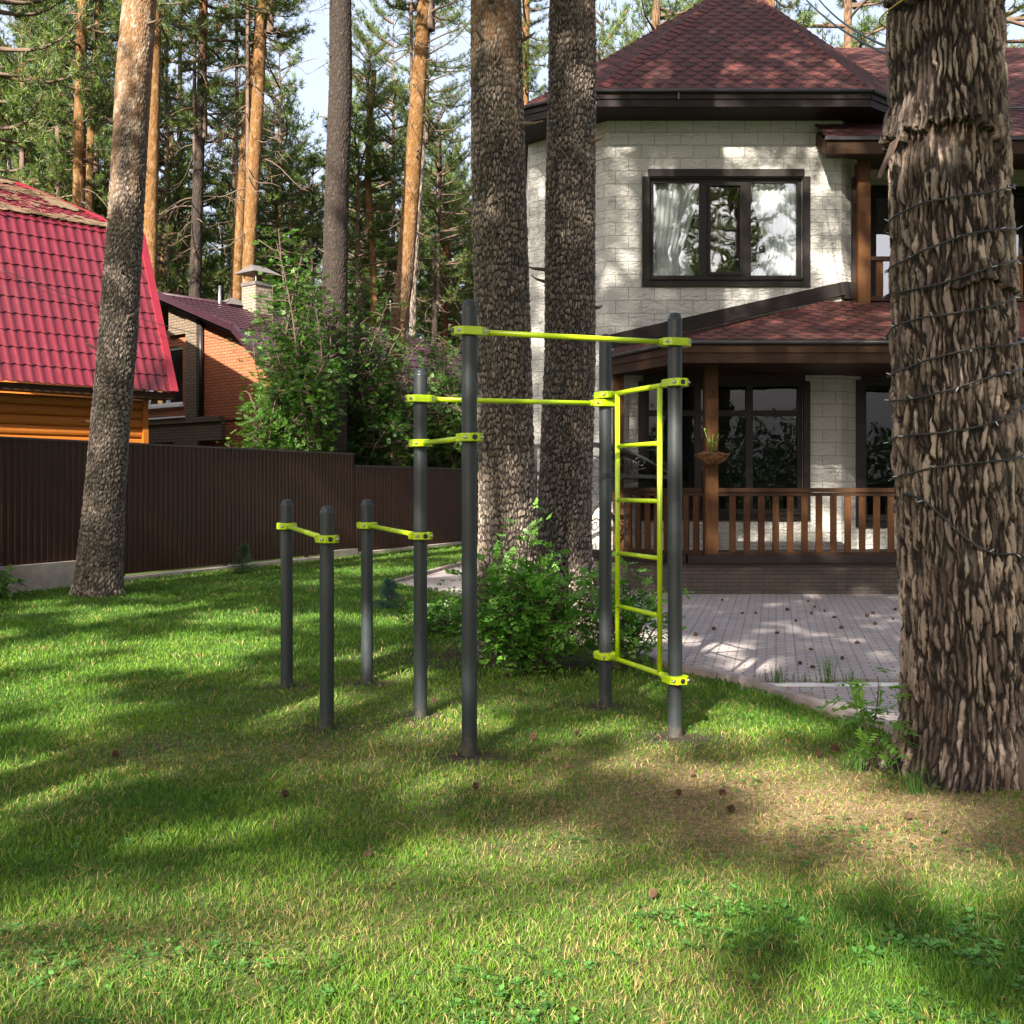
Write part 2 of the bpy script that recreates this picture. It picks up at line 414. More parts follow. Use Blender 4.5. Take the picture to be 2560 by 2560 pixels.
    m['bulb'] = simple('clear_bulb', (0.34, 0.37, 0.40), 0.2, 0.05)
    m['yellow'] = simple('yellow_cord', (0.50, 0.34, 0.03), 0.6, 0.1)
    m['tin'] = simple('grey_sheet_metal', (0.13, 0.115, 0.11), 0.45, 0.15, 4, 0.3)
    m['needle_litter'] = simple('brown_needle_litter', (0.105, 0.065, 0.032), 0.95, 0.45, 25, 0, 0.9)
    return m


MT = make_materials()
# ================================================================== WORKOUT FRAMES
PR = 0.0445          # post radius


def post_xy(px, d):
    y = 6.32 * d
    return ((px - CX) * y / F, y)


PA = post_xy(1173.5, 1.0); PB = post_xy(1051, 1.15); PC = post_xy(1687.5, 1.075); PD = post_xy(1513.5, 1.223)
PE = post_xy(817.2, 1.10); PF_ = post_xy(716.8, 1.295); PG = post_xy(917.5, 1.32)


def post(root, p, top, label=None):
    mb = MB(); g = float(ground_h(*p))
    mb.tube([(p[0], p[1], g - 0.25), (p[0], p[1], top - 0.05)], PR, 32, caps=False)
    o = mb.build('post', MT['post'], root)
    c = MB(); n = 32
    prof = [(PR + 0.0015, top - 0.052), (PR + 0.0015, top - 0.040), (PR - 0.004, top - 0.036), (PR - 0.006, top - 0.024), (PR * 0.72, top - 0.009), (PR * 0.4, top - 0.002), (0.002, top)]
    vs = []; fs = []
    for r, z in prof:
        for k in range(n): vs.append((p[0] + r * math.cos(2 * math.pi * k / n), p[1] + r * math.sin(2 * math.pi * k / n), z))
    for i in range(len(prof) - 1):
        for k in range(n): fs.append((i * n + k, i * n + (k + 1) % n, (i + 1) * n + (k + 1) % n, (i + 1) * n + k))
    c.mesh(vs, fs, True); c.build('post_cap', MT['post'], o)
    return o


def clamp(root, p, ang, z, plug):
    """two pressed half shells bolted round the post, long axis along ang; plug = +1/-1 end that shows the tube's plug"""
    ca, sa = math.cos(ang), math.sin(ang)
    def T(a, b, zz): return (p[0] + ca * a - sa * b, p[1] + sa * a + ca * b, zz)
    plan = [(.098, .028), (.092, .035), (.058, .064), (.045, .067), (-.045, .067), (-.058, .064), (-.092, .035), (-.098, .028),
            (-.098, -.028), (-.092, -.035), (-.058, -.064), (-.045, -.067), (.045, -.067), (.058, -.064), (.092, -.035), (.098, -.028)]
    h = .0235; mb = MB(); n = len(plan); vs = []
    for zz, k in ((z - h, .965), (z - h + .004, 1), (z + h - .004, 1), (z + h, .965)):
        vs += [T(a * k, b * k, zz) for a, b in plan]
    fs = [tuple(range(n))[::-1], tuple(range(3 * n, 4 * n))]
    for r in range(3):
        for k in range(n): fs.append((r * n + k, r * n + (k + 1) % n, (r + 1) * n + (k + 1) % n, (r + 1) * n + k))
    mb.mesh(vs, fs)
    o = mb.build('clamp', MT['lime'], root)
    for a in (-.079, .079):
        for sgn in (-1, 1):
            bm = MB()
            bm.tube([T(a, sgn * .040, z), T(a, sgn * .057, z)], [.0085, .0085], 8)
            bm.tube([T(a, sgn * .057, z), T(a, sgn * .063, z)], [.0055, .003], 8)
            bm.build('bolt', MT['steel'], o)
    if plug:
        pm = MB(); pm.tube([T(plug * .090, 0, z), T(plug * .1005, 0, z)], [.0165, .0155], 20); pm.build('end_plug', MT['black'], o)
    return o


def bar(root, p, q, zp, zq, name='bar', r=.0165, plug_p=True):
    a = math.atan2(q[1] - p[1], q[0] - p[0])
    mb = MB(); mb.tube([(p[0], p[1], zp), (q[0], q[1], zq)], r, 20)
    d = Vector((q[0] - p[0], q[1] - p[1], 0)).normalized()
    for e, s, z in ((p, 1, zp), (q, -1, zq)):      # welded collar beside each clamp
        c = Vector((e[0], e[1], z)) + d * (s * .094)
        mb.tube([c, c + d * (s * .022)], r + .0035, 20)
    o = mb.build(name, MT['lime'], root)
    clamp(root, p, a, zp, -1); clamp(root, q, a, zq, 1)
    return o


def lerp2(p, q, s): return (p[0] + (q[0] - p[0]) * s, p[1] + (q[1] - p[1]) * s)


def build_frames():
    root = empty('workout_frame', (PA[0], PA[1], 0), 'tall dark grey pull-up frame on five posts with lime green bars and a wall ladder', 'exercise frame')
    post(root, PA, 2.617); post(root, PB, 2.32); post(root, PC, 2.614); post(root, PD, 2.61); post(root, PG, 1.442)
    bar(root, PA, PC, 2.43, 2.428, 'pull_up_bar'); bar(root, PB, PD, 2.117, 2.122, 'pull_up_bar')
    bar(root, PA, PB, 1.821, 1.824, 'side_bar'); bar(root, PB, PG, 1.214, 1.243, 'dip_bar')
    bar(root, PC, PD, 2.178, 2.178, 'ladder_bar'); bar(root, PC, PD, .352, .352, 'ladder_bar')
    L = lerp2(PD, PC, .193); Q = lerp2(PD, PC, .802)
    for e in (L, Q):
        mb = MB(); mb.tube([(e[0], e[1], .352), (e[0], e[1], 2.178)], .0168, 18); mb.build('ladder_rail', MT['lime'], root)
    for z in (1.814, 1.446, 1.083, .72):
        mb = MB(); mb.tube([(L[0], L[1], z), (Q[0], Q[1], z)], .0148, 16)
        for e, f in ((L, Q), (Q, L)):
            d = (Vector((f[0], f[1], 0)) - Vector((e[0], e[1], 0))).normalized(); c = Vector((e[0], e[1], z))
            mb.tube([c + d * .014, c + d * .021], [.018, .0150], 16)
        mb.build('rung', MT['lime'], root)
    r2 = empty('dip_bar_stand', (PE[0], PE[1], 0), 'two low dark grey posts joined by one short lime bar, left of the frame', 'exercise frame')
    post(r2, PE, 1.418); post(r2, PF_, 1.444); bar(r2, PE, PF_, 1.209, 1.243, 'dip_bar')


# ================================================================== GROUND
PAVE = [(2.9, 5.9), (2.42, 6.79), (2.12, 7.57), (1.9, 8.36), (1.42, 9.1), (1.12, 9.96), (0.55, 11.6), (0.0, 13.2), (-0.75, 14.9), (-1.9, 17.2),
        (-1.0, 21.3), (0.0, 25.0), (0.3, 30.0), (3.0, 30.0), (16.0, 30.0), (16.0, 5.9)]
PAVE_EDGE = PAVE[:12]


def in_poly(x, y, poly):
    x = np.asarray(x); y = np.asarray(y); c = np.zeros(x.shape, bool); n = len(poly)
    for i in range(n):
        x0, y0 = poly[i]; x1, y1 = poly[(i + 1) % n]
        if y0 == y1: continue
        t = ((y0 > y) != (y1 > y)) & (x < (x1 - x0) * (y - y0) / (y1 - y0) + x0); c ^= t
    return c


POSTS = [PA, PB, PC, PD, PE, PF_, PG]


def soil_masks(x, y):
    """dry = straw coloured litter, bare = dark soil (both 0..1), positions in metres"""
    n = fbm(x * 1.6 + 7, y * 1.6, 3, 4); n2 = fbm(x * .55, y * .55 + 4, 9, 3)
    def ell(cx, cy, rx, ry): return np.exp(-(((x - cx) / rx) ** 2 + ((y - cy) / ry) ** 2))
    d = 1.35 * ell(1.65, 5.15, 1.15, .85) + .35 * ell(1.2, 5.9, 1.1, .8) + .22 * ell(-.2, 6.6, 1.3, .7) + .12 * ell(-1.6, 6.5, 1.2, .8)
    d = d + .32 * ell(-1.2, 3.7, 1.1, .6) + .15 * ell(-.1, 4.2, .8, .6) + .30 * ell(-.5, 8.0, 1.8, .9) + .3 * ell(.6, 3.5, .5, .4)
    d = d * (0.55 + 0.9 * n) + .25 * sstep(.58, .82, n2) - .75 * ell(1.35, 3.75, .55, .35)
    d = np.where((y > 32) | (y < -2), .1, d * (1 - .8 * sstep(9.5, 13, y)))
    b = 0
    for p in POSTS: b = b + ell(p[0] - .01, p[1] - .04, .24, .19)
    b = b + .5 * ell(1.0, 6.7, .35, .16) + .35 * ell(-.35, 6.2, .5, .12) + .25 * sstep(.66, .8, fbm(x * 2.3, y * 2.3, 21, 3)) * (y > 4.5)
    b = b + 1.2 * ell(.0, 9.7, 1.1, .8)
    return np.clip(d, 0, 1), np.clip(b * (.6 + .7 * n), 0, 1)


def build_ground():
    xs = np.concatenate([[-400, -120, -50, -25], np.arange(-14, 14.01, .12), [25, 50, 120, 400]])
    ys = np.concatenate([[-120, -30, -10, -3, 0], np.arange(1.5, 32, .12), [36, 45, 60, 100, 200, 500]])
    X, Y = np.meshgrid(xs, ys); Z = ground_h(X, Y) + .018 * (fbm(X * 1.3, Y * 1.3, 5, 4) - .5) * ((np.abs(X) < 13.5) & (Y > 2) & (Y < 31))
    inp = in_poly(X, Y, PAVE); Z = np.where(inp, -.06, Z)
    nx, ny = len(xs), len(ys); i = np.arange(nx * ny).reshape(ny, nx)
    F4 = np.stack([i[:-1, :-1], i[:-1, 1:], i[1:, 1:], i[1:, :-1]], -1).reshape(-1, 4)
    d, b = soil_masks(X.ravel(), Y.ravel())
    me = fast_mesh('ground', np.stack([X, Y, Z], -1).reshape(-1, 3), None, F4, MT['soil'], True, {'dry': d, 'bare': b})
    tag(link('ground', me), kind='structure')
    mb = MB(); mb.face([(x, y, .0) for x, y in PAVE]); tag(mb.build('paving', MT['paver']), kind='structure')
    # kerb: one stone per run of the edge
    mb = MB()
    pts = [Vector((x, y, 0)) for x, y in PAVE_EDGE]; run = []
    for a, b2 in zip(pts[:-1], pts[1:]):
        n = max(1, round((b2 - a).length / .5))
        for k in range(n):
            p, q = a.lerp(b2, k / n), a.lerp(b2, (k + 1) / n); d = (q - p).normalized()
            h = .045 + .02 * random.random()
            mb.beam(p + d * .004 + Vector((0, 0, -.06 + h / 2)), q - d * .004 + Vector((0, 0, -.06 + h / 2)), .085, .12 + h)
    tag(mb.build('kerb', MT['kerb']), kind='structure')
    mb = MB()
    for k in range(12):
        x0 = 1.93 + k * .9
        mb.beam((x0 + .003, 8.50, .004), (x0 + .897, 8.50, .004), .085, .02)
    tag(mb.build('white_kerb_strip', MT['strip']), kind='structure')


# ================================================================== FENCE
FA = (-6.13, 17.3); FD = Vector((2.6, 5.75)).normalized()


def fpt(s): return (FA[0] + FD.x * s, FA[1] + FD.y * s)


def fence_section(s0, s1, z0, z1, label, base_h, name='metal_fence', foot=None):
    n2 = Vector((FD.y, -FD.x))     # towards the lawn
    root = empty(name, (*fpt(s0), 0), label, 'fence')
    pitch = .115; prof = [(0, 0), (.024, 0), (.036, .014), (.079, .014), (.091, 0), (.115, 0)]
    pts = []; s = s0
    while s < s1:
        for a, d in prof[:-1]:
            if s + a <= s1: pts.append((s + a, d))
        s += pitch
    pts.append((s1, 0))
    mb = MB()
    for (a, d), (b, e) in zip(pts[:-1], pts[1:]):
        pa = fpt(a); pb = fpt(b)
        A = (pa[0] + n2.x * d, pa[1] + n2.y * d); B = (pb[0] + n2.x * e, pb[1] + n2.y * e)
        mb.face([(*A, z0), (*B, z0), (*B, z1), (*A, z1)], rnd=.5)
    mb.build('corrugated_panel', MT['fence'], root)
    c = MB(); a = fpt(s0); b = fpt(s1); c.beam((a[0], a[1], z1 + .006), (b[0], b[1], z1 + .006), .05, .028); c.build('top_cap', MT['gutter'], root)
    s = s0 + .05
    while s < s1:
        q = fpt(s); c = MB(); c.obox((q[0] - n2.x * .05, q[1] - n2.y * .05), FD, n2, .03, .03, 0, z1 - .02); c.build('fence_post', MT['gutter'], root); s += 2.5
    for (f0, f1, h) in (foot or [(s0, s1, base_h)]):
        c = MB(); q = fpt((f0 + f1) / 2)
        c.obox((q[0] - n2.x * .02, q[1] - n2.y * .02), FD, n2, (f1 - f0) / 2, .13, -.2, h); c.build('concrete_footing', MT['concrete'], root)


def build_fences():
    fence_section(-7.5, 6.72, .14, 2.2, 'taller near run of dark brown corrugated steel fence behind the leaning pine', .12,
                  foot=[(-7.5, -.95, .42), (-.94, 5.6, .10), (5.61, 6.7, .20)])
    fence_section(6.75, 19, .12, 1.95, 'lower far run of dark brown corrugated steel fence ending behind the tall posts', .11)


# ================================================================== RED-ROOFED LOG HOUSE
def tile_sheet(mb, o, t, w, n, L, S, wave=.187, step=.35, amp=.022, drop=.022, clipfn=None):
    """metal-tile sheet: waves along t, steps up the slope w"""
    rows = int(math.ceil(S / step)); nu = int(L / wave * 8) + 1
    for r in range(rows):
        v0 = r * step; v1 = min(S, v0 + step + .0)
        for k in range(nu - 1):
            q = []
            for (u, v) in ((k, 0), (k + 1, 0), (k + 1, 1), (k, 1)):
                uu = min(L, u * wave / 8); vv = v0 if v == 0 else v1
                hgt = amp * (0.5 + 0.5 * math.cos(2 * math.pi * uu / wave)) ** 1.4 + (drop if v == 0 else 0.0)
                arch = 0.018 * math.cos(2 * math.pi * uu / wave) if v == 0 else 0.018 * math.cos(2 * math.pi * uu / wave)
                q.append(o + t * uu + w * (vv - arch) + n * hgt)
            mb.face(q, True)
            if r >= 0:   # riser at the lower edge
                q2 = [q[0], q[1], q[1] - n * drop, q[0] - n * drop]
                mb.face([q2[3], q2[2], q2[1], q2[0]])


def build_log_house():
    d = Vector((.69, .725, 0)).normalized()      # along the eave, away from us
    nrm = Vector((.725, -.69, 0)).normalized()   # out of the wall
    C = Vector((-6.74, 22.0, 3.40))
    root = empty('log_house', (C.x - 2, C.y, 0), 'log-walled house under a steep crimson metal-tile roof with brown needles on top', 'house')
    L = 6.2
    o = C - d * L
    up1 = (-nrm * 1.34 + Vector((0, 0, 3.33))); S1 = up1.length; w1 = up1.normalized(); n1 = d.cross(w1).normalized()
    if n1.dot(nrm) < 0: n1 = -n1
    mb = MB(); tile_sheet(mb, o, d, w1, n1, L - .06, S1); mb.build('steep_roof', MT['crimson_metal_tile'], root)
    K = C - nrm * 1.34 + Vector((0, 0, 3.33))
    up2 = (-nrm * 6.2 + Vector((0, 0, 2.25))); S2 = up2.length; w2 = up2.normalized(); n2 = d.cross(w2).normalized()
    if n2.z < 0: n2 = -n2
    mb = MB(); tile_sheet(mb, K - d * L, d, w2, n2, L - .06, S2); ur = mb.build('upper_roof', MT['crimson_metal_tile'], root)
    # litter of needles lying on the upper slope
    lit = MB(); rg = random.Random(4)
    for i in range(9000):
        u = rg.random() * (L - .2); v = rg.random() ** 1.1 * S2
        m = float(fbm(np.array([u * .7]), np.array([v * .55 + 3]), 31, 4)[0])
        if m < .34 + .14 * rg.random(): continue
        p = K - d * L + d * u + w2 * v + n2 * (.055 + .045 * rg.random()); a = rg.random() * 6.28; l = .10 + .12 * rg.random()
        e = (d * math.cos(a) + w2 * math.sin(a)); s = (d * -math.sin(a) + w2 * math.cos(a)) * .013
        lit.face([p - e * l - s, p + e * l - s * .5, p + e * l + s * .5 + n2 * .01, p - e * l + s])
    gn = 70
    for i in range(gn):
        for j in range(gn):
            u0, v0 = i / gn * (L - .1), j / gn * S2; m = float(fbm(np.array([u0 * .8 + 2]), np.array([v0 * .6]), 33, 5)[0]) + .10 * (1 - v0 / S2)
            if m < .45 + .06 * rg.random(): continue
            q = []
            for a_, b_ in ((0, 0), (1, 0), (1, 1), (0, 1)):
                uu = u0 + a_ * (L - .1) / gn; vv = v0 + b_ * S2 / gn; hh = .045 + .03 * float(vnoise(np.array([uu * 9]), np.array([vv * 9]), 3)[0])
                q.append(K - d * L + d * uu + w2 * vv + n2 * hh)
            lit.face(q)
    lit.build('needle_litter', MT['needle_litter'], ur)
    mb = MB(); e = d * .0
    for a, b in ((C, K), (K, K + up2)):
        u = (b - a).normalized(); nn = d.cross(u).normalized(); nn = nn if nn.dot(nrm + Vector((0, 0, .4))) > 0 else -nn
        q = [a - d * .10, a + d * .05, b + d * .05, b - d * .10]
        mb.mesh([p + nn * .055 for p in q] + [p - nn * .16 for p in q], [(0, 1, 2, 3), (4, 7, 6, 5), (0, 4, 5, 1), (1, 5, 6, 2), (2, 6, 7, 3), (3, 7, 4, 0)])
    mb.build('verge_board', MT['verge'], root)
    ridge = K + up2
    mb = MB(); mb.tube([ridge - d * L, ridge], .09, 10); mb.build('ridge_cap', MT['verge'], root)
    # eave board and log wall
    mb = MB(); mb.beam(o - nrm * .10 + Vector((0, 0, -.06)), C - nrm * .10 + Vector((0, 0, -.06)), .04, .10)
    a = o - nrm * .45 + Vector((0, 0, -.13)); b = C - nrm * .45 + Vector((0, 0, -.13)); mb.beam(a + nrm * .2, b + nrm * .2, .42, .03)
    mb.build('eave_board', MT['wood_h'], root)
    W0 = o - nrm * .48; W1 = C - nrm * .48 - d * .42
    mb = MB(); z = 0.0; hlog = .19
    while z < 3.22:
        prev = None; n = 7; r = random.random()
        for k in range(n + 1):
            th = -math.pi / 2 + math.pi * k / n
            zz = z + hlog / 2 + hlog / 2 * math.sin(th); off = .055 * math.cos(th)
            cur = (W0 + nrm * off, W1 + nrm * off, zz)
            if prev: mb.face([(prev[0].x, prev[0].y, prev[2]), (prev[1].x, prev[1].y, prev[2]), (cur[1].x, cur[1].y, cur[2]), (cur[0].x, cur[0].y, cur[2])], True, r)
            prev = cur
        z += hlog
    mb.build('log_wall', MT['log'], root)
    # gable end wall (faces right-back) and corner boards
    mb = MB(); g0 = W1; g1 = W1 - nrm * 13.0
    mb.face([(g0.x, g0.y, 0), (g1.x, g1.y, 0), (g1.x, g1.y, 3.3), (K.x - d.x * .4 - nrm.x * 11.5, K.y - d.y * .4 - nrm.y * 11.5, 6.6), tuple(ridge - d * .4 + Vector((0, 0, -.1))), (K.x - d.x * .4, K.y - d.y * .4, 6.6), (g0.x, g0.y, 3.3)])
    mb.build('gable_wall', MT['log'], root)
    mb = MB(); c = W1 + nrm * .035; mb.obox((c.x, c.y), d, nrm, .055, .06, 0, 3.25); mb.build('corner_board', MT['log'], root)
    # far slopes so the house is a closed body
    mb = MB(); far_k = K - nrm * 12.4; far_c = C - nrm * 15.1
    mb.face([ridge - d * L, ridge, far_k, far_k - d * L]); mb.face([far_k - d * L, far_k, far_c, far_c - d * L]); mb.build('rear_roof', MT['crimson_metal_tile'], root)


# ================================================================== BRICK HOUSE
def build_brick_house():
    g = Vector((.77, -.64, 0)).normalized()      # along the gable, to the right and nearer
    r = Vector((.64, .77, 0)).normalized()       # along the ridge, away
    A = Vector((-9.7, 30.0, 0)); out = -r
    root = empty('brick_house', (A.x, A.y, 0), 'orange and grey brick house with plum tile roof behind the fence and leafy rowan', 'house')
    def pt(t, z, s=0.0): return A + g * t + r * s + Vector((0, 0, z))
    zr = 6.73
    # gable wall pieces: x is t along the gable
    IN = .45
    def wall(mb, t0, t1, z0, z1, s=IN, zt0=None, zt1=None):
        mb.face([pt(t0, z0, s), pt(t1, z0, s), pt(t1, z1 if zt1 is None else zt1, s), pt(t0, z1 if zt0 is None else zt0, s)])
    def roofz(t): return (zr - .353 * t if t < 3.48 else 5.5 - .83 * (t - 3.48)) - .18
    # find t of given photo columns on the wall plane
    def tcol(px, s=IN):
        k = (px - CX) / F; b = A + r * s
        return (k * b.y - b.x) / (g.x - k * g.y)
    def zrow(py, t, s=IN): return CAMZ + (HZ - py) * (A + g * t + r * s).y / F
    tw0, tw1 = tcol(395), tcol(457); tp0, tp1 = tcol(475), tcol(502)
    zs, zt = zrow(1010, tw1), zrow(864, tw1)
    mb = MB()
    TB = 5.35
    wall(mb, -5, tcol(340), 0, 4.6); wall(mb, tw1, tp0 + .05, 3.25, zrow(835, tw1)); wall(mb, tcol(340), tw1, 3.25, zs); wall(mb, tcol(340), tw1, zt, zrow(835, tw1))
    for t0, t1 in ((tp1, 3.2), (3.2, 4.2), (4.2, TB)): wall(mb, t0, t1, 3.25, 0, IN, roofz(t0), roofz(t1))
    # long side wall
    c0 = pt(TB, 0, IN); c1 = pt(TB, 0, 14)
    mb.face([c0, c1, c1 + Vector((0, 0, 3.4)), c0 + Vector((0, 0, 3.4))])
    mb.build('brick_wall', MT['orange_brick'], root)
    mb = MB()      # grey-brown banding, pillar and gable top stand proud
    def slab(t0, t1, z0, z1, pr, zt0=None, zt1=None):
        a = [pt(t0, z0, IN - pr), pt(t1, z0, IN - pr), pt(t1, z1 if zt1 is None else zt1, IN - pr), pt(t0, z1 if zt0 is None else zt0, IN - pr)]
        b = [p + r * (pr + .05) for p in a]
        mb.mesh(a + b, [(0, 1, 2, 3), (0, 4, 5, 1), (1, 5, 6, 2), (3, 2, 6, 7), (0, 3, 7, 4)])
    slab(tp0, tp1, 3.3, 0, .14, roofz(tp0) - .02, roofz(tp1) - .02)
    zb = zrow(835, tw1)
    slab(-.0, tp0, zb, 0, .07, roofz(0) - .02, roofz(tp0) - .02)
    slab(-.0, tp0, zb - .02, zb + .14, .12)
    slab(tcol(340), tcol(561), 2.72, 3.22, .10); slab(tcol(340), tcol(561), 3.22, 3.36, .16); slab(tcol(340), tp0 - .6, 2.5, 2.62, .08); slab(tp0 - .6, tp1, 0, 2.72, .12); slab(tp1 + .55, tcol(561), 2.42, 2.56, .1)
    mb.build('grey_brick_banding', MT['grey_brick'], root)
    mb = MB(); wall(mb, tcol(340), TB, 0, 3.26, IN + .05); mb.build('recessed_wall', MT['orange_brick'], root)
    # downpipe in the recess
    mb = MB(); a = pt(tp1 + .12, 0, IN - .08); mb.tube([a + Vector((0, 0, 3.4)), a + Vector((0, 0, roofz(tp1 + .1) - .1))], .07, 10); mb.build('downpipe', MT['gutter'], root)
    # window
    wf = MB(); t0 = tcol(360); zc = zrow(1010, tw1)
    def fr(ta, tb, za, zb2, d0, d1):
        a = [pt(ta, za, IN + d0), pt(tb, za, IN + d0), pt(tb, zb2, IN + d0), pt(ta, zb2, IN + d0)]; b = [p + r * (d1 - d0) for p in a]
        wf.mesh(a + b, [(0, 1, 2, 3), (0, 4, 5, 1), (1, 5, 6, 2), (2, 6, 7, 3), (3, 7, 4, 0)])
    tm = tcol(413)
    fr(t0, tw1, zs, zs + .07, .06, .14); fr(t0, tw1, zt - .07, zt, .06, .14); fr(tw1 - .07, tw1, zs + .07, zt - .07, .06, .14); fr(tm - .05, tm + .05, zs + .07, zt - .07, .06, .14); fr(t0, t0 + .06, zs + .07, zt - .07, .06, .14)
    w = wf.build('window', MT['white'], root)
    pm = MB(); pm.face([pt(t0, zs + .05, IN + .10), pt(tw1 - .03, zs + .05, IN + .10), pt(tw1 - .03, zt - .05, IN + .10), pt(t0, zt - .05, IN + .10)]); pm.build('pane', MT['pane'], w)
    pm = MB(); pm.face([pt(t0, zs - .2, IN + .6), pt(tw1 + .3, zs - .2, IN + .6), pt(tw1 + .3, zt + .2, IN + .6), pt(t0, zt + .2, IN + .6)]); pm.build('dim_interior', MT['dark_room'], w)
    wf = MB(); fr(t0 - .1, tw1 + .06, zs - .07, zs - .005, -.10, .06); wf.build('window_sill', MT['white'], w)
    wf = MB(); fr(tcol(350), tp0 - .0, 3.365, 3.41, -.20, -.0); wf.build('ledge_flashing', MT['white'], root)
    # second, lower opening half hidden by leaves
    wf = MB(); ta, tb = tcol(620), tcol(645); fr(ta, tb, 1.9, 1.97, -.06, .06); wf.build('low_window_sill', MT['white'], root)
    # roof: two pitches either side of the gable, hip at the far end
    RL = 9.0
    def sheet(name, t0, z0, t1, z1, sa, sb, sgn=1):
        a = A + g * (t1 * sgn) + r * sa + Vector((0, 0, z1)); b = A + g * (t0 * sgn) + r * sa + Vector((0, 0, z0))
        w = (b - a); S = w.length; w.normalize(); n = r.cross(w).normalized(); n = n if n.z > 0 else -n
        m = MB(); tile_sheet(m, a, r, w, n, sb - sa, S); return m.build(name, MT['plum_metal_tile'], root)
    sheet('main_roof', 0, zr, 3.48, 5.5, 0, RL); sheet('lower_roof', 3.48, 5.5, 5.75, 3.60, 0, RL + 4)
    m = MB(); a0 = pt(0, zr, RL); 
    m.face([pt(0, zr, RL), pt(3.48, 5.5, RL), pt(4.9, 5.3 - .9, RL + 4.0), pt(2.0, 5.4, RL + 2.6)]); m.face([pt(0, zr, RL), pt(2.0, 5.4, RL + 2.6), pt(-3.5, 5.5, RL + 4)])
    m.face([pt(0, zr, 0), pt(0, zr, RL), pt(-5, 4.6, RL + 4), pt(-5, 4.6, 0)]); m.build('rear_roof', MT['plum_metal_tile'], root)
    m = MB()
    for (t0, z0, t1, z1) in ((0, zr, 3.48, 5.5), (3.48, 5.5, 5.75, 3.6)):
        a, b = pt(t0, z0 + .02, -.02), pt(t1, z1 + .02, -.02); m.beam(a, b, .12, .17)
    m.build('verge_board', MT['plum_metal_tile'], root)
    m = MB()
    for (t0, z0, t1, z1) in ((0, zr - .16, 3.48, 5.34), (3.48, 5.34, 5.75, 3.44)):
        m.mesh([pt(t0, z0, .02), pt(t1, z1, .02), pt(t1, z1, IN), pt(t0, z0, IN)], [(0, 1, 2, 3)])
    m.build('soffit', MT['gutter'], root)
    m = MB(); m.tube([pt(0, zr + .03, 0), pt(0, zr + .03, RL)], .07, 8); m.build('ridge_cap', MT['plum_metal_tile'], root)
    # chimney
    c = pt(.5, 0, 3.0); hw = .31
    m = MB(); m.obox((c.x, c.y), g, r, hw, hw, 5.9, 7.30); ch = m.build('chimney', MT['pale_brick'], root)
    m = MB(); m.obox((c.x, c.y), g, r, hw + .03, hw + .03, 7.30, 7.40); m.build('chimney_collar', MT['tin'], ch)
    m = MB(); m.obox((c.x, c.y), g, r, hw + .05, hw + .12, 5.95, 6.42); m.build('chimney_flashing', MT['verge'], ch)
    m = MB()
    q = [c + g * (i * .48) + r * (j * .48) + Vector((0, 0, 7.66)) for i, j in ((-1, -1), (1, -1), (1, 1), (-1, 1))]
    top = [c + r * (-.25) + Vector((0, 0, 7.92)), c + r * .25 + Vector((0, 0, 7.92))]
    m.mesh(q + top, [(0, 1, 4), (1, 2, 5, 4), (2, 3, 5), (3, 0, 4, 5), (3, 2, 1, 0)])
    for i, j in ((-1, -1), (1, -1), (1, 1), (-1, 1)):
        e = c + g * (i * .27) + r * (j * .27); m.beam(e + Vector((0, 0, 7.4)), e + Vector((0, 0, 7.68)), .03, .03)
    m.build('chimney_hood', MT['tin'], ch)
    e = pt(.35, 0, 2.0) - g * .28
    m = MB(); m.tube([e + Vector((0, 0, 6.3)), e + Vector((0, 0, 7.25))], .045, 12); m.build('vent_pipe', MT['steel'], root)
    m = MB()
    e2 = pt(-.3, 0, 2.6)
    q = [e2 + g * (i * .55) + r * (j * .4) + Vector((0, 0, 6.75)) for i, j in ((-1, -1), (1, -1), (1, 1), (-1, 1))]
    m.mesh(q + [e2 + g * -.1 + Vector((0, 0, 7.0)), e2 + g * .25 + Vector((0, 0, 7.0))], [(0, 1, 5, 4), (1, 2, 5), (2, 3, 4, 5), (3, 0, 4), (3, 2, 1, 0)]); m.build('vent_hood', MT['tin'], root)
# ================================================================== WHITE BLOCK HOUSE
def clip_poly(poly, clip):
    """Sutherland-Hodgman, both convex and counter-clockwise, 2-d"""
    out = poly
    for i in range(len(clip)):
        a, b = clip[i], clip[(i + 1) % len(clip)]; inp = out; out = []
        if not inp: return []
        def side(p): return (b[0] - a[0]) * (p[1] - a[1]) - (b[1] - a[1]) * (p[0] - a[0])
        for k in range(len(inp)):
            p, q = inp[k], inp[(k + 1) % len(inp)]; sp, sq = side(p), side(q)
            if sp >= 0: out.append(p)
            if (sp >= 0) != (sq >= 0):
                t = sp / (sp - sq); out.append((p[0] + (q[0] - p[0]) * t, p[1] + (q[1] - p[1]) * t))
    return out


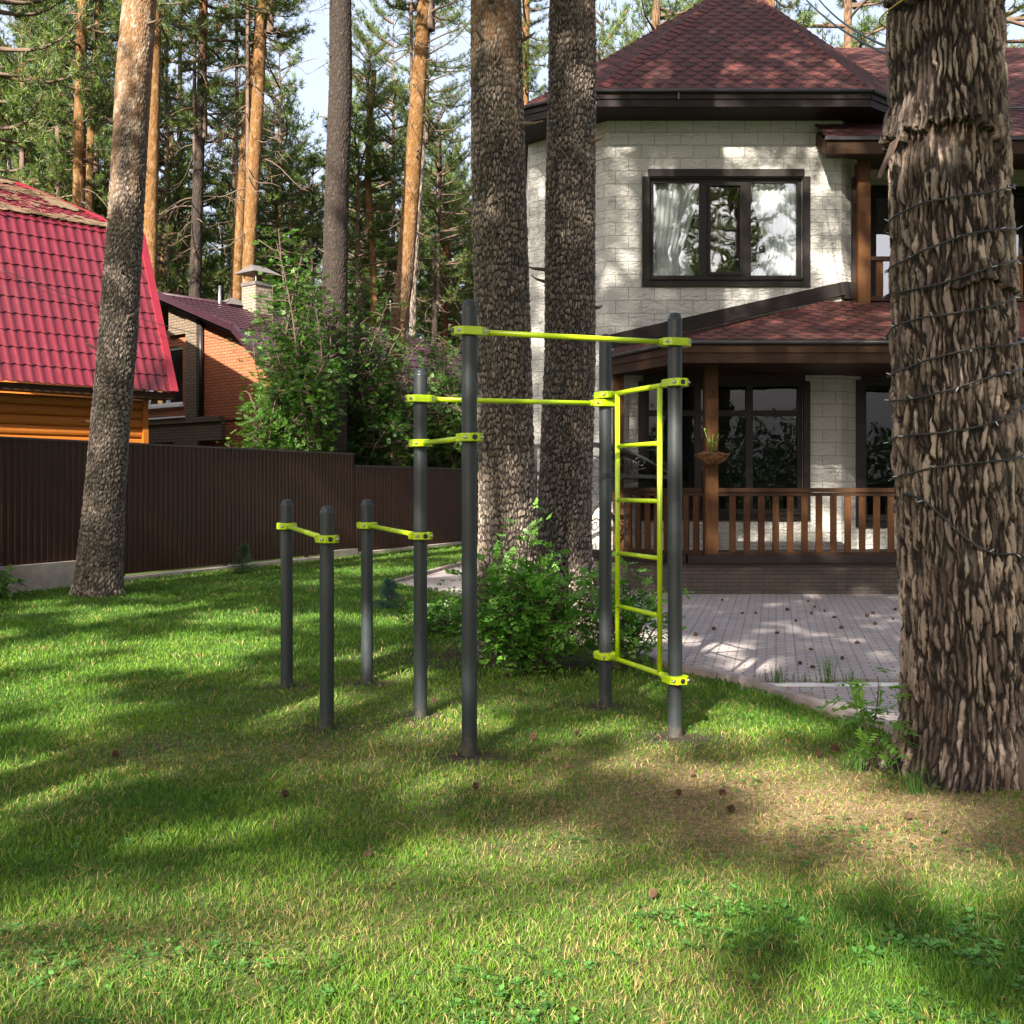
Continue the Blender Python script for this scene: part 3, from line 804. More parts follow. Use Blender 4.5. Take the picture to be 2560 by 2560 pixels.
def shingle_face(mb, poly, tw=.27, row=.155, lift=.012):
    """hexagonal bitumen tabs laid over one flat roof face (material 0 tabs, 1 the dark printed band / underlay)"""
    P3 = [Vector(p) for p in poly]
    n = Vector((0, 0, 0))
    for i in range(1, len(P3) - 1): n += (P3[i] - P3[0]).cross(P3[i + 1] - P3[0])
    n.normalize()
    if n.z < 0: n = -n; P3 = P3[::-1]
    t = Vector((0, 0, 1)).cross(n).normalized(); w = n.cross(t)
    o = P3[0]; P2 = [((p - o).dot(t), (p - o).dot(w)) for p in P3]
    ar = sum(P2[i][0] * P2[(i + 1) % len(P2)][1] - P2[(i + 1) % len(P2)][0] * P2[i][1] for i in range(len(P2)))
    if ar < 0: P2 = P2[::-1]
    u0, u1 = min(p[0] for p in P2), max(p[0] for p in P2); v0, v1 = min(p[1] for p in P2), max(p[1] for p in P2)
    mb.cur = 1; mb.face([o + t * a + w * b for a, b in P2]); mb.cur = 0
    r = 0; v = v0 - row * .6
    while v < v1:
        off = (tw / 2 if r % 2 else 0.0); u = u0 - tw + off
        while u < u1 + tw:
            for band in (1, 0):
                dv = -.034 if band else 0.0; z0 = .0035 if band else .0065
                shp = [(u + tw * .22, v + dv), (u + tw * .78, v + dv), (u + tw, v + row * .9 + dv), (u + tw, v + row * 1.7), (u, v + row * 1.7), (u, v + row * .9 + dv)]
                q = clip_poly(shp, P2)
                if len(q) < 3: continue
                mb.cur = band
                rr = random.random()
                mb.face([o + t * a + w * b + n * (z0 + lift * (1 - (b - v) / (row * 1.7)) * .8) for a, b in q], rnd=rr)
            u += tw
        v += row; r += 1
    mb.cur = 0


def hip_caps(mb, a, b, w=.13, step=.17):
    a = Vector(a); b = Vector(b); d = (b - a); L = d.length; d.normalize()
    s = d.cross(Vector((0, 0, 1))).normalized(); up = s.cross(d).normalized()
    k = 0
    while k * step < L:
        p = a + d * (k * step); q = a + d * min(L, k * step + step * 1.25)
        l0, l1 = .034, .018
        r = .6 + .4 * random.random()
        for sg in (-1, 1):
            mb.face([p + up * l0, p + s * sg * w + up * (l0 - .075), q + s * sg * w + up * (l1 - .075), q + up * l1], rnd=r)
        mb.cur = 1
        for sg in (-1, 1): mb.face([p + up * l0, p + s * sg * w + up * (l0 - .075), p + s * sg * w + up * (l0 - .095), p + up * (l0 - .02)])
        mb.cur = 0
        k += 1


def wall_open(mb, p0, p1, z0, z1, ops=(), rv=.14, inward=(0, 1)):
    """vertical wall from p0 to p1 with openings (a,b,c,d) measured along it, plus their reveals"""
    L = math.hypot(p1[0] - p0[0], p1[1] - p0[1]); tx, ty = (p1[0] - p0[0]) / L, (p1[1] - p0[1]) / L
    def W(u, z, d=0): return (p0[0] + tx * u + inward[0] * d, p0[1] + ty * u + inward[1] * d, z)
    us = sorted({0, L, *[o[0] for o in ops], *[o[1] for o in ops]}); zs = sorted({z0, z1, *[o[2] for o in ops], *[o[3] for o in ops]})
    for a, b in zip(us[:-1], us[1:]):
        for c, d in zip(zs[:-1], zs[1:]):
            if any(o[0] - 1e-6 <= a and b <= o[1] + 1e-6 and o[2] - 1e-6 <= c and d <= o[3] + 1e-6 for o in ops): continue
            mb.face([W(a, c), W(b, c), W(b, d), W(a, d)])
    for a, b, c, d in ops:
        mb.face([W(a, c), W(a, c, rv), W(a, d, rv), W(a, d)]); mb.face([W(b, c, rv), W(b, c), W(b, d), W(b, d, rv)])
        mb.face([W(a, c, rv), W(a, c), W(b, c), W(b, c, rv)]); mb.face([W(a, d), W(a, d, rv), W(b, d, rv), W(b, d)])


def window_unit(root, x0, x1, z0, z1, Y, mull, trans=None, pane='pane', trim=.11, name='window', room=1.2, sill=True, fw=.075):
    """window in a wall facing -Y: outer trim boards, inner frame, panes, dark room"""
    t = MB()
    t.box(x0 - .02, x1 + .02, Y - .045, Y + .02, z1 - .002, z1 + trim); t.box(x0 - trim, x0, Y - .04, Y + .02, z0 - trim, z1 - .004); t.box(x1, x1 + trim, Y - .04, Y + .02, z0 - trim, z1 - .004)
    t.box(x0 + .001, x1 - .001, Y - .038, Y + .02, z0 - trim, z0 - .001)
    w = t.build(name, MT['darktrim'], root)
    f = MB(); d0, d1 = Y + .05, Y + .12
    f.box(x0, x1, d0, d1, z0, z0 + fw); f.box(x0, x1, d0, d1, z1 - fw, z1); f.box(x0, x0 + fw, d0, d1, z0 + fw, z1 - fw); f.box(x1 - fw, x1, d0, d1, z0 + fw, z1 - fw)
    for m, mw in mull: f.box(m - mw / 2, m + mw / 2, d0 + .002, d1 - .002, z0 + fw, z1 - fw)
    if trans: 
        edges = [x0 + fw] + [q for m, mw in mull for q in (m - mw / 2, m + mw / 2)] + [x1 - fw]
        for a, b in zip(edges[::2], edges[1::2]): f.box(a, b, d0 + .004, d1 - .004, trans - .045, trans + .045)
    f.build('window_frame', MT['darktrim'], w)
    edges = [x0 + fw] + [q for m, mw in mull for q in (m - mw / 2, m + mw / 2)] + [x1 - fw]
    for a, b in zip(edges[::2], edges[1::2]):
        g = MB(); e = .004 * random.uniform(-1, 1)
        g.face([(a, Y + .085 + e, z0 + fw), (b, Y + .085 - e, z0 + fw), (b, Y + .085 - e * .3, z1 - fw), (a, Y + .085 + e * .8, z1 - fw)]); g.build('pane', MT[pane], w)
    if sill:
        s = MB(); s.box(x0 + .002, x1 - .002, Y - .07, Y + .049, z0 - .012, z0 + .022); s.build('sill', MT['wood_dark'], w)
    r = MB(); y0, y1 = Y + .16, Y + room
    r.face([(x0 - .5, y1, z0 - .4), (x1 + .5, y1, z0 - .4), (x1 + .5, y1, z1 + .3), (x0 - .5, y1, z1 + .3)])
    r.face([(x0 - .5, y0, z0 - .4), (x0 - .5, y1, z0 - .4), (x0 - .5, y1, z1 + .3), (x0 - .5, y0, z1 + .3)]); r.face([(x1 + .5, y0, z0 - .4), (x1 + .5, y1, z0 - .4), (x1 + .5, y1, z1 + .3), (x1 + .5, y0, z1 + .3)])
    r.face([(x0 - .5, y0, z0 - .4), (x1 + .5, y0, z0 - .4), (x1 + .5, y1, z0 - .4), (x0 - .5, y1, z0 - .4)]); r.face([(x0 - .5, y0, z1 + .3), (x1 + .5, y0, z1 + .3), (x1 + .5, y1, z1 + .3), (x0 - .5, y1, z1 + .3)])
    r.build('dim_interior', MT['dark_room'], w)
    return w


def curtain(win, name, mat, xa, xb, z0, z1, Y, folds, edge=None, amp=.016):
    nu, nv = 70, 30; V = []
    for j in range(nv + 1):
        z = z0 + (z1 - z0) * j / nv; f = edge(j / nv) if edge else 1.0
        for i in range(nu + 1):
            u = i / nu; V.append((xa + (xb - xa) * u * f, Y + amp * math.sin(u * folds * 6.283 + .6 * math.sin(j * .3)) * (1.1 - .3 * j / nv), z))
    F4 = [(j * (nu + 1) + i, j * (nu + 1) + i + 1, (j + 1) * (nu + 1) + i + 1, (j + 1) * (nu + 1) + i) for j in range(nv) for i in range(nu)]
    return link(name, fast_mesh(name, V, None, F4, mat, True), win)


def build_white_house():
    root = empty('white_house', (3.3, 17, 0), 'two-storey pale block house with bay tower, red shingle roof and brown timber porch', 'house')
    Y = 17.0
    # ---------------- walls
    LW = (1.98, 4.60); UW = (2.12, 4.49)
    mb = MB()
    wall_open(mb, (1.48, Y), (5.09, Y), -.1, 7.18, [(UW[0] - 1.48, UW[1] - 1.48, 4.72, 6.31), (LW[0] + .07 - 1.48, LW[1] - .10 - 1.48, 1.10, 3.15)])
    wall_open(mb, (.27, 18.2), (1.48, Y), -.1, 7.18, (), .14, (.7, .7)); wall_open(mb, (.27, 26), (.27, 18.2), -.1, 7.18)
    wall_open(mb, (5.09, Y), (5.44, 17.35), -.1, 7.18, (), .14, (-.7, .7)); wall_open(mb, (5.44, 17.35), (5.44, 19.0), 4.2, 7.0)
    wall_open(mb, (5.44, 17.35), (14, 17.35), -.1, 4.3, [(.08, 1.35, 1.0, 3.2), (2.2, 4.4, .6, 3.0)], .14)
    wall_open(mb, (5.44, 19.0), (14, 19.0), 4.2, 7.9, [(.35, 1.65, 4.35, 6.6), (2.3, 4.9, 4.7, 6.6)], .14)
    mb.build('wall', MT['block'], root)
    # ---------------- upper window with sheers
    w = window_unit(root, UW[0], UW[1], 4.72, 6.31, Y, [(2.965, .12), (3.645, .12)], None, 'pane', .11)
    g = MB(); x0, x1, z0, z1 = 3.03, 3.58, 4.80, 6.23
    for a, b, c, d in ((x0, x1, z0, z0 + .045), (x0, x1, z1 - .045, z1), (x0, x0 + .045, z0 + .045, z1 - .045), (x1 - .045, x1, z0 + .045, z1 - .045)): g.box(a, b, Y + .03, Y + .049, c, d)
    g.build('screen_frame', MT['darktrim'], w)
    sw = lambda v: .62 + .38 * abs(v - .30) / .7 if v > .30 else .62 + .25 * (.30 - v) / .30
    curtain(w, 'curtain', MT['curtain'], 2.16, 2.98, 4.76, 6.29, Y + .17, 9, sw)
    curtain(w, 'curtain', MT['curtain'], 4.46, 3.66, 4.76, 6.29, Y + .18, 9, sw)
    curtain(w, 'curtain', MT['curtain_red'], 2.14, 2.62, 4.74, 6.3, Y + .30, 5, None, .04)
    curtain(w, 'curtain', MT['curtain_red'], 3.0, 3.3, 4.74, 6.3, Y + .32, 4, None, .04)
    # ---------------- porch windows and doors
    w2 = window_unit(root, LW[0] + .07, LW[1] - .10, 1.10, 3.15, Y, [(2.88, .10), (3.68, .11)], 2.66, 'pane_dark', .10)
    bl = MB()
    for k in range(26): bl.box(2.1, 4.45, Y + .20, Y + .225, 1.75 + k * .035, 1.752 + k * .035)
    bl.build('venetian_blind', MT['tin'], w2)
    window_unit(root, 5.53, 6.78, 1.0, 3.2, 17.35, [(6.15, .1)], None, 'pane_dark', .12); window_unit(root, 7.65, 9.83, .61, 3.0, 17.35, [(8.7, .1)], None, 'pane_dark', .1)
    window_unit(root, 5.80, 7.08, 4.36, 6.59, 19.0, [(6.25, .12)], None, 'pane', .12, 'balcony_door', 1.0); window_unit(root, 7.75, 10.33, 4.71, 6.59, 19.0, [(9.0, .1)], None, 'pane', .1)
    # ---------------- tower roof
    Lz = 7.42
    L3, L2, L1 = (.17, 23, Lz), (.17, 17.15, Lz), (1.23, 16.4, Lz); R1, R2, R3 = (5.34, 16.4, Lz), (6.75, 17.6, Lz), (6.75, 23, Lz); AP = (3.98, 19.5, 10.44)
    mb = MB()
    for f in ((L1, R1, AP), (L2, L1, AP), (L3, L2, AP), (R1, R2, AP), (R2, R3, AP), (R3, L3, AP)): shingle_face(mb, f)
    for e in (L1, R1, L2, R2): hip_caps(mb, e, AP)
    mb.build('tower_roof', [MT['shingle'], MT['shingle_gap']], root)
    # fascia: two boards, gutter, soffit
    def eaves(pts, z, name='fascia', hh=.24, mat='wood_dark', gut=True):
        mb = MB()
        for a, b in zip(pts[:-1], pts[1:]):
            a = Vector((a[0], a[1], 0)); b = Vector((b[0], b[1], 0)); d = (b - a).normalized(); n = Vector((d.y, -d.x, 0))
            for (zz, h, o) in ((z - hh * .27, hh * .50, .02), (z - hh * .76, hh * .46, .0)):
                mb.beam(a + n * o + Vector((0, 0, zz)), b + n * o + Vector((0, 0, zz)), .03, h)
        o = mb.build(name, MT[mat], root)
        if gut:
            g = MB()
            for a, b in zip(pts[:-1], pts[1:]):
                a = Vector((a[0], a[1], 0)); b = Vector((b[0], b[1], 0)); d = (b - a).normalized(); n = Vector((d.y, -d.x, 0))
                g.tube([a + n * .055 + Vector((0, 0, z - .015)), b + n * .055 + Vector((0, 0, z - .015))], .032, 8)
            g.build('gutter', MT['gutter'], root)
    eaves([L3, L2, L1, R1, R2, R3], Lz)
    mb = MB(); mb.face([(x, y, Lz - .245) for x, y, _ in (L3, L2, L1, R1, R2, R3)][::-1]); mb.build('soffit', MT['wood_dark'], root)
    mb = MB(); mb.box(2.465, 2.485, 16.33, 16.36, Lz - .14, Lz + .02); mb.build('gutter_bracket', MT['tin'], root)
    # ---------------- main roof with its lower part over the balcony
    mb = MB(); e0, e1, t1, t0 = (4.68, 16.4, 6.74), (14.5, 16.4, 6.74), (14.5, 22.5, 10.48), (4.68, 22.5, 10.48)
    shingle_face(mb, (e0, e1, t1, t0)); mb.cur = 1; mb.face([t0, t1, (14.5, 28, 7), (4.68, 28, 7)]); mb.cur = 0
    mb.build('main_roof', [MT['shingle'], MT['shingle_gap']], root)
    mb = MB(); mb.tube([(6.9, 17.78, 7.64), (14.5, 17.78, 7.64)], .018, 8); mb.build('snow_rail', MT['tin'], root)
    mb = MB(); mb.beam((4.70, 16.43, 6.585), (14.5, 16.43, 6.585), .05, .19); mb.beam((4.72, 16.44, 6.58), (4.72, 17.0, 6.9), .05, .19); mb.build('balcony_fascia', MT['wood_h'], root)
    mb = MB(); mb.box(4.66, 14.5, 16.36, 16.41, 6.685, 6.735); mb.build('balcony_gutter', MT['gutter'], root)
    mb = MB(); mb.face([(4.75, 16.47, 6.5), (14.5, 16.47, 6.5), (14.5, 19, 7.0), (5.2, 19, 7.0)]); mb.build('balcony_ceiling', MT['wood_soffit'], root)
    # balcony
    def postb(x, y, z0, z1, w=.19, name='porch_post'):
        mb = MB(); mb.box(x - w / 2, x + w / 2, y - w / 2, y + w / 2, z0, z1); return mb.build(name, MT['wood_v'], root)
    postb(5.40, 16.95, 4.2, 6.5, .19, 'balcony_post'); postb(9.9, 16.95, 4.2, 6.5, .19, 'balcony_post')
    mb = MB(); mb.box(5.25, 5.31, 16.98, 17.03, 4.25, 6.3); mb.build('corner_board', MT['wood_dark'], root)
    mb = MB(); mb.box(5.1, 14, 16.9, 19.1, 4.16, 4.26); mb.build('balcony_floor', MT['wood_soffit'], root)
    mb = MB(); mb.box(5.495, 14, 16.90, 16.99, 5.0, 5.06); mb.build('balcony_rail', MT['wood_h'], root)
    mb = MB(); mb.box(5.495, 14, 16.90, 16.98, 4.38, 4.45); mb.build('balcony_rail', MT['wood_h'], root)
    k = 0; x = 5.66
    while x < 13.8:
        if abs(x - 9.9) > .15:
            mb = MB(); mb.box(x - .055, x + .055, 16.93, 16.955, 4.45, 5.0); mb.build('balcony_baluster', MT['wood_v'], root)
        x += .215
    # ---------------- porch roof
    EL, ER, TR, TM, WL, LL = (2.32, 15.0, 3.52), (14.5, 15.0, 3.52), (14.5, 17.2, 4.46), (5.15, 17.2, 4.46), (1.62, 16.98, 3.66), (1.46, 16.75, 3.52)
    mb = MB(); shingle_face(mb, (EL, ER, TR, TM))
    shingle_face(mb, (EL, TM, WL)); shingle_face(mb, (LL, EL, WL)); hip_caps(mb, EL, TM, .1)
    mb.build('porch_roof', [MT['shingle'], MT['shingle_gap']], root)
    mb = MB(); a, b = Vector((1.50, 16.955, 3.76)), Vector((5.12, 16.955, 4.58)); mb.beam(a, b, .05, .20); mb.beam((5.12, 16.965, 4.55), (5.30, 16.99, 4.55), .045, .26); mb.build('flashing_board', MT['wood_dark'], root)
    eaves([LL, EL, ER], 3.50, 'porch_fascia', .29, 'wood_h')
    mb = MB(); mb.face([(LL[0], LL[1], 3.24), (EL[0], EL[1] + .05, 3.24), (14.5, 15.05, 3.24), (14.5, 17.4, 3.24), (1.5, 17.0, 3.24)]); mb.build('porch_ceiling', MT['wood_soffit'], root)
    # ---------------- porch deck, plinth, railing
    front = 15.6; K = [(1.25, 16.95), (2.25, 15.72), (2.36, 15.64), (2.48, 15.60), (14, 15.60)]
    mb = MB()
    for a, b in zip(K[:-1], K[1:]): mb.face([(a[0], a[1], -.1), (b[0], b[1], -.1), (b[0], b[1], .44), (a[0], a[1], .44)])
    mb.build('plinth', MT['plinth'], root)
    mb = MB()
    for a, b in zip(K[:-1], K[1:]):
        d = Vector((b[0] - a[0], b[1] - a[1], 0)).normalized(); n = Vector((d.y, -d.x, 0)) * .045
        mb.beam(Vector((*a, .50)) + n, Vector((*b, .50)) + n, .10, .115)
    mb.build('deck_edge', MT['wood_dark'], root)
    mb = MB(); mb.face([(*p, .545) for p in K] + [(14, 17.3, .545), (1.2, 17.2, .545)]); mb.build('deck', MT['wood_h'], root)
    pm = postb(2.84, 15.74, .545, 3.24)
    postb(7.9, 15.74, .545, 3.24); postb(1.62, 16.80, .545, 3.24, .16)
    def railing(a, b, z, zt, n_off=0.0, sp=.206, first=.30):
        a = Vector((*a, 0)); b = Vector((*b, 0)); d = (b - a); L = d.length; d.normalize()
        for zz, hh in ((zt - .025, .06), (zt - .085, .05)):
            mb = MB(); mb.beam(a + Vector((0, 0, zz)), b + Vector((0, 0, zz)), .10 if hh > .055 else .05, hh); mb.build('porch_rail', MT['wood_h'], root)
        mb = MB(); mb.beam(a + Vector((0, 0, z + .02)), b + Vector((0, 0, z + .02)), .07, .045); mb.build('porch_rail', MT['wood_h'], root)
        s = first
        while s < L - .06:
            p = a + d * s; mb = MB(); nn = Vector((-d.y, d.x, 0)); mb.obox((p.x, p.y), (d.x, d.y), (nn.x, nn.y), .046, .013, z + .043, zt - .110); mb.build('baluster', MT['wood_v'], root)
            s += sp
    railing((2.935, 15.72), (7.8, 15.72), .55, 1.50, 0, .206, .215); railing((8.0, 15.72), (12.6, 15.72), .55, 1.50)
    railing((1.70, 16.75), (2.76, 15.80), .55, 1.50, 0, .17, .10)
    # steps left of the porch
    mb = MB()
    for k in range(3): mb.box(.62, 1.22, 17.05 - .28 * k, 17.35 - .28 * k + (0 if k else .6), .39 - .17 * k, .43 - .17 * k)
    mb.build('step_tread', MT['white'], root)
    mb = MB()
    for k in range(3): mb.box(.64, 1.20, 17.08 - .28 * k, 17.33 - .28 * k + (0 if k else .6), -.05, .39 - .17 * k)
    mb.build('step_riser', MT['wood_dark'], root)
    # ---------------- wrought-iron canopy over the side steps
    can = MB()
    arc = []
    for k in range(15):
        s = k / 14; arc.append((.30 + 1.98 * s, 2.13 - .42 * max(0, (s - .45) / .55) ** 1.7 + .03 * math.sin(s * 3.14)))
    for (x0, z0), (x1, z1) in zip(arc[:-1], arc[1:]):
        can.mesh([(x0, 15.75, z0), (x1, 15.75, z1), (x1, 16.9, z1), (x0, 16.9, z0), (x0, 15.75, z0 - .03), (x1, 15.75, z1 - .03), (x1, 16.9, z1 - .03), (x0, 16.9, z0 - .03)],
                 [(0, 1, 2, 3), (7, 6, 5, 4), (0, 4, 5, 1), (2, 6, 7, 3)])
    can.beam((.30, 15.78, 1.72), (2.24, 15.78, 1.66), .04, .05); can.beam((.30, 16.85, 1.72), (2.24, 16.85, 1.66), .04, .05)
    for x in (.34, 1.50): can.beam((x, 15.78, 0), (x, 15.78, 2.12), .045, .045)
    c = can.build('iron_canopy', MT['iron'], root)
    def scroll(cx, cz, r0, turns, sgn, y=15.77, ph=0.0):
        pts = []
        for k in range(int(26 * turns)):
            a = ph + sgn * k / 26 * 6.283; r = r0 * (1 - .8 * k / (26 * turns)); pts.append((cx + r * math.cos(a), y, cz + r * math.sin(a)))
        m = MB(); m.tube(pts, .011, 6); m.build('scroll', MT['iron'], c)
    for x in (.48, .72, .96, 1.20, 1.40, 1.62, 1.84): scroll(x, 1.87, .105, 1.6, 1 if int(x * 50) % 2 else -1, 15.77, x * 3)
    for x in (.46, .62, 1.36, 1.24): scroll(x, 1.52, .12, 1.7, -1, 15.77, x)
    m = MB()
    for a, b in (((.34, 1.62), (.80, .95)), ((1.48, 1.62), (1.06, .95)), ((1.50, .95), (1.22, 1.5)), ((1.52, 1.60), (1.86, 1.66))):
        pts = [(a[0] + (b[0] - a[0]) * s, 15.78, a[1] + (b[1] - a[1]) * s + .06 * math.sin(s * 3.14)) for s in np.linspace(0, 1, 9)]; m.tube(pts, .016, 6)
    m.build('brace', MT['iron'], c)
    # hand rail
    m = MB()
    for x in (.66,): 
        m.tube([(x, 16.35, .9), (x, 17.2, 1.35)], .02, 8); m.tube([(x, 16.35, 0), (x, 16.35, .9)], .018, 8)
    m.build('hand_rail', MT['iron'], root)
    return root


def build_house_extras():
    # hanging planter on the porch post
    r = empty('hanging_planter', (2.82, 15.60, 1.95), 'coir-lined planter with a small green seedling tied to the porch post', 'planter')
    m = MB(); n = 20; vs = []; fs = []
    rg = random.Random(3)
    prof = [(.02, -.10), (.10, -.085), (.17, -.03), (.21, .03), (.19, .05), (.12, .02)]
    for q, z in prof:
        for k in range(n):
            a = 2 * math.pi * k / n; w = 1 + .12 * rg.uniform(-1, 1); vs.append((q * w * 1.15 * math.cos(a), q * w * .62 * math.sin(a) - .12, z + .02 * rg.uniform(-1, 1)))
    for i in range(len(prof) - 1):
        for k in range(n): fs.append((i * n + k, i * n + (k + 1) % n, (i + 1) * n + (k + 1) % n, (i + 1) * n + k))
    m.mesh(vs, fs); m.build('liner', MT['coir'], r, False)
    m = MB(); m.tube([(-.24, -.02, .02), (-.1, -.24, .03), (.1, -.24, .03), (.24, -.02, .02)], .008, 6); m.build('hoop', MT['iron'], r, False)
    m = MB(); V = []; C = []
    for k in range(5):
        a = k * 1.4; b = Vector((.02 * math.cos(a), -.12 + .02 * math.sin(a), .02)); e = b + Vector((.09 * math.cos(a), .04 * math.sin(a), .24 + .05 * (k % 3)))
        m.tube([b, b.lerp(e, .6) + Vector((0, 0, .04)), e], .004, 5)
        for s in (.5, .75, 1.0):
            c = b.lerp(e, s); d = Vector((math.cos(a + s * 5), .4 * math.sin(a + s * 5), .3)).normalized(); t = Vector((0, 0, 1)).cross(d).normalized() * .016
            m.face([c, c + d * .04 + t, c + d * .085, c + d * .04 - t])
    k = NT('seedling_green'); k.set('Base Color', (.16, .30, .04, 1)); m.build('seedling', k.m, r, False)
    # thin power cables from the roof to the big pine
    for i, (a, b, sag) in enumerate((((3.6, 14.0, 7.9), (2.10, 6.05, 3.90), .35), ((3.75, 14.0, 7.95), (2.10, 6.02, 3.93), .45))):
        m = MB(); a = Vector(a); b = Vector(b)
        m.tube([a.lerp(b, s) + Vector((0, 0, -sag * 4 * s * (1 - s) * .25)) for s in np.linspace(0, 1, 24)], .008, 5)
        o = m.build('overhead_cable', MT['cable'])
        tag(o, ('lower' if i == 0 else 'upper') + ' black cable of the twin run slanting across the roof top to the big pine', 'cable', 'overhead cables')
    m = MB(); a = Vector((-9.5, 20.2, 5.55)); b = Vector((-3.6, 24.5, 4.35))
    m.tube([a.lerp(b, s) + Vector((0, 0, -1.2 * s * (1 - s))) for s in np.linspace(0, 1, 24)], .007, 5)
    tag(m.build('power_cable', MT['cable']), 'thin sagging wire crossing in front of the crimson roof to the dark pine', 'cable')
# ================================================================== TREES
def hash01(a, b, seed):
    n = (a.astype(np.int64) * 73856093 ^ b.astype(np.int64) * 19349663 ^ seed * 83492791) & 0x7fffffff
    n = ((n ^ (n >> 13)) * 1274126177) & 0x7fffffff
    n = ((n ^ (n >> 15)) * 668265263) & 0x7fffffff
    return ((n ^ (n >> 16)) & 0xffff) / 65535.0


def plates(U, V, nper, seed):
    """cellular bark: (0 in the cracks .. 1 on the plate, plate id)"""
    ui = np.floor(U).astype(int); vi = np.floor(V).astype(int)
    d1 = np.full(U.shape, 9.0); d2 = np.full(U.shape, 9.0); pid = np.zeros(U.shape)
    for a in (-1, 0, 1):
        for b in (-1, 0, 1):
            cu = ui + a; cv = vi + b; w = np.mod(cu, nper)
            px = cu + .5 + .42 * (2 * hash01(w, cv, seed) - 1); py = cv + .5 + .45 * (2 * hash01(w, cv, seed + 5) - 1)
            d = np.hypot(U - px, V - py); i = hash01(w, cv, seed + 9)
            m = d < d1; d2 = np.where(m, d1, np.minimum(d2, d)); pid = np.where(m, i, pid); d1 = np.where(m, d, d1)
    return sstep(.03, .5, d2 - d1), pid


def trunk_mesh(name, pts, nu, zs, mat, cu=.045, cv=.13, depth=.012, seed=1, zo=(99, 100), flare=.35, peels=(), opatch=0.0):
    """pts: (x,y,z,r) bottom to top"""
    pts = sorted(pts, key=lambda p: p[2]); A = np.array(pts); zs = np.asarray(zs)
    cx = np.interp(zs, A[:, 2], A[:, 0]); cy = np.interp(zs, A[:, 2], A[:, 1]); r = np.interp(zs, A[:, 2], A[:, 3])
    k = np.ones(7) / 7
    if len(zs) > 30:
        def smooth(a): return np.convolve(np.pad(a, 3, 'edge'), k, 'valid')
        for _ in range(3): cx, cy, r = smooth(cx), smooth(cy), smooth(r)
    th = np.arange(nu) / nu * 2 * np.pi
    TH, ZZ = np.meshgrid(th, zs); RR = np.repeat(r[:, None], nu, 1)
    circ = 2 * np.pi * float(np.median(r[:max(2, len(r) // 2)])); nper = max(6, int(round(circ / cu)))
    c1, s1 = np.cos(TH), np.sin(TH)
    wu = .55 * (fbm(c1 * 2.1 + s1 * .7 + 9, ZZ * 2.6 + s1 * 2, seed + 40, 3) - .5) + .5 * (fbm(c1 * 7 + 3 * s1, ZZ * 9 + s1 * 4, seed + 41, 3) - .5)
    wu = wu + .22 * (fbm(c1 * 24 + 5 * s1, ZZ * 21 + s1 * 9, seed + 43, 2) - .5)
    wv = .9 * (fbm(c1 * 3 + 2 * s1, ZZ * 4 + 3 * c1, seed + 50, 3) - .5)
    U = TH / (2 * np.pi) * nper + wu * 2.2; V = ZZ / cv + wv * 1.2
    pl, pid = plates(U, V, nper, seed)
    base = np.clip(1 - ZZ / .5, 0, 1) ** 2
    RR = RR * (1 + flare * base * (.55 + .45 * np.cos(TH * 5 + seed) * np.clip(1 - ZZ / .35, 0, 1)))
    RR = RR * (1 + .05 * (fbm(c1 + 3, ZZ * .6 + s1, seed + 60, 3) - .5))
    orange = sstep(zo[0], zo[1], ZZ + 2.2 * (fbm(c1 * 1.5 + 5, ZZ * .5 + s1 * 1.5, seed + 70, 4) - .5) * (zo[1] - zo[0]) / 2)
    if opatch: orange = np.maximum(orange, opatch * sstep(.60, .70, fbm(c1 * 2 + 8, ZZ * 1.1 + s1 * 2, seed + 80, 4)))
    amp = depth * (1 - .6 * orange)
    disp = amp * .7 * (fbm(c1 * 34 + 8 * s1, ZZ * 16 + s1 * 30, seed + 4, 3) - .5) * (depth > .015) + amp * (pl - .5) + amp * 1.1 * (pid - .5) * pl + amp * .8 * (fbm(c1 * 9, ZZ * 12 + s1 * 9, seed + 3, 3) - .5)
    plate = pl.copy()
    for (zk, A0, jag, fall, zfall) in peels:
        nz = fbm(c1 * 2 + 4, s1 * 2 + zk * 7, seed + 90, 2); nz2 = fbm(TH * 9.55 / 2 * 2, TH * 0 + zk, seed + 91, 3)
        msk = sstep(.36, .56, fbm(c1 * 1.3 + zk * 5, s1 * 1.3 + 2, seed + 95, 2)) if zk != 3.37 else sstep(-1.0, -.3, -c1)
        edge = zk + jag * (nz - .5) * 1.6 + jag * .9 * (nz2 - .5); dz = ZZ - edge
        on = (dz > 0)
        disp = disp + msk * np.where(on, A0 * np.exp(-np.maximum(dz, 0) / fall), -.012 * np.exp(-np.maximum(-dz, 0) / zfall))
        below = msk * np.exp(-np.maximum(-dz, 0) / zfall) * (~on)
        plate = plate * (1 - .65 * below); orange = np.maximum(orange, .30 * below)
        pid = np.where(on & (dz < .1), pid * .55, pid)
    if depth > .015: pid = pid * (.55 + .45 * sstep(.1, .9, ZZ + .5 * fbm(c1 * 3, s1 * 3, seed, 2)))
    RR = RR + disp
    V3 = np.stack([cx[:, None] + RR * c1, cy[:, None] + RR * s1, ZZ], -1).reshape(-1, 3)
    nz_ = len(zs); i = np.arange(nz_ * nu).reshape(nz_, nu); j = np.roll(i, -1, 1)
    F4 = np.stack([i[:-1], j[:-1], j[1:], i[1:]], -1).reshape(-1, 4)
    uv = np.stack([TH * circ / (2 * np.pi), ZZ], -1).reshape(-1, 2)
    return fast_mesh(name, V3, None, F4, mat, True, {'plate': plate.ravel(), 'pid': pid.ravel(), 'orange': orange.ravel()}, uv)


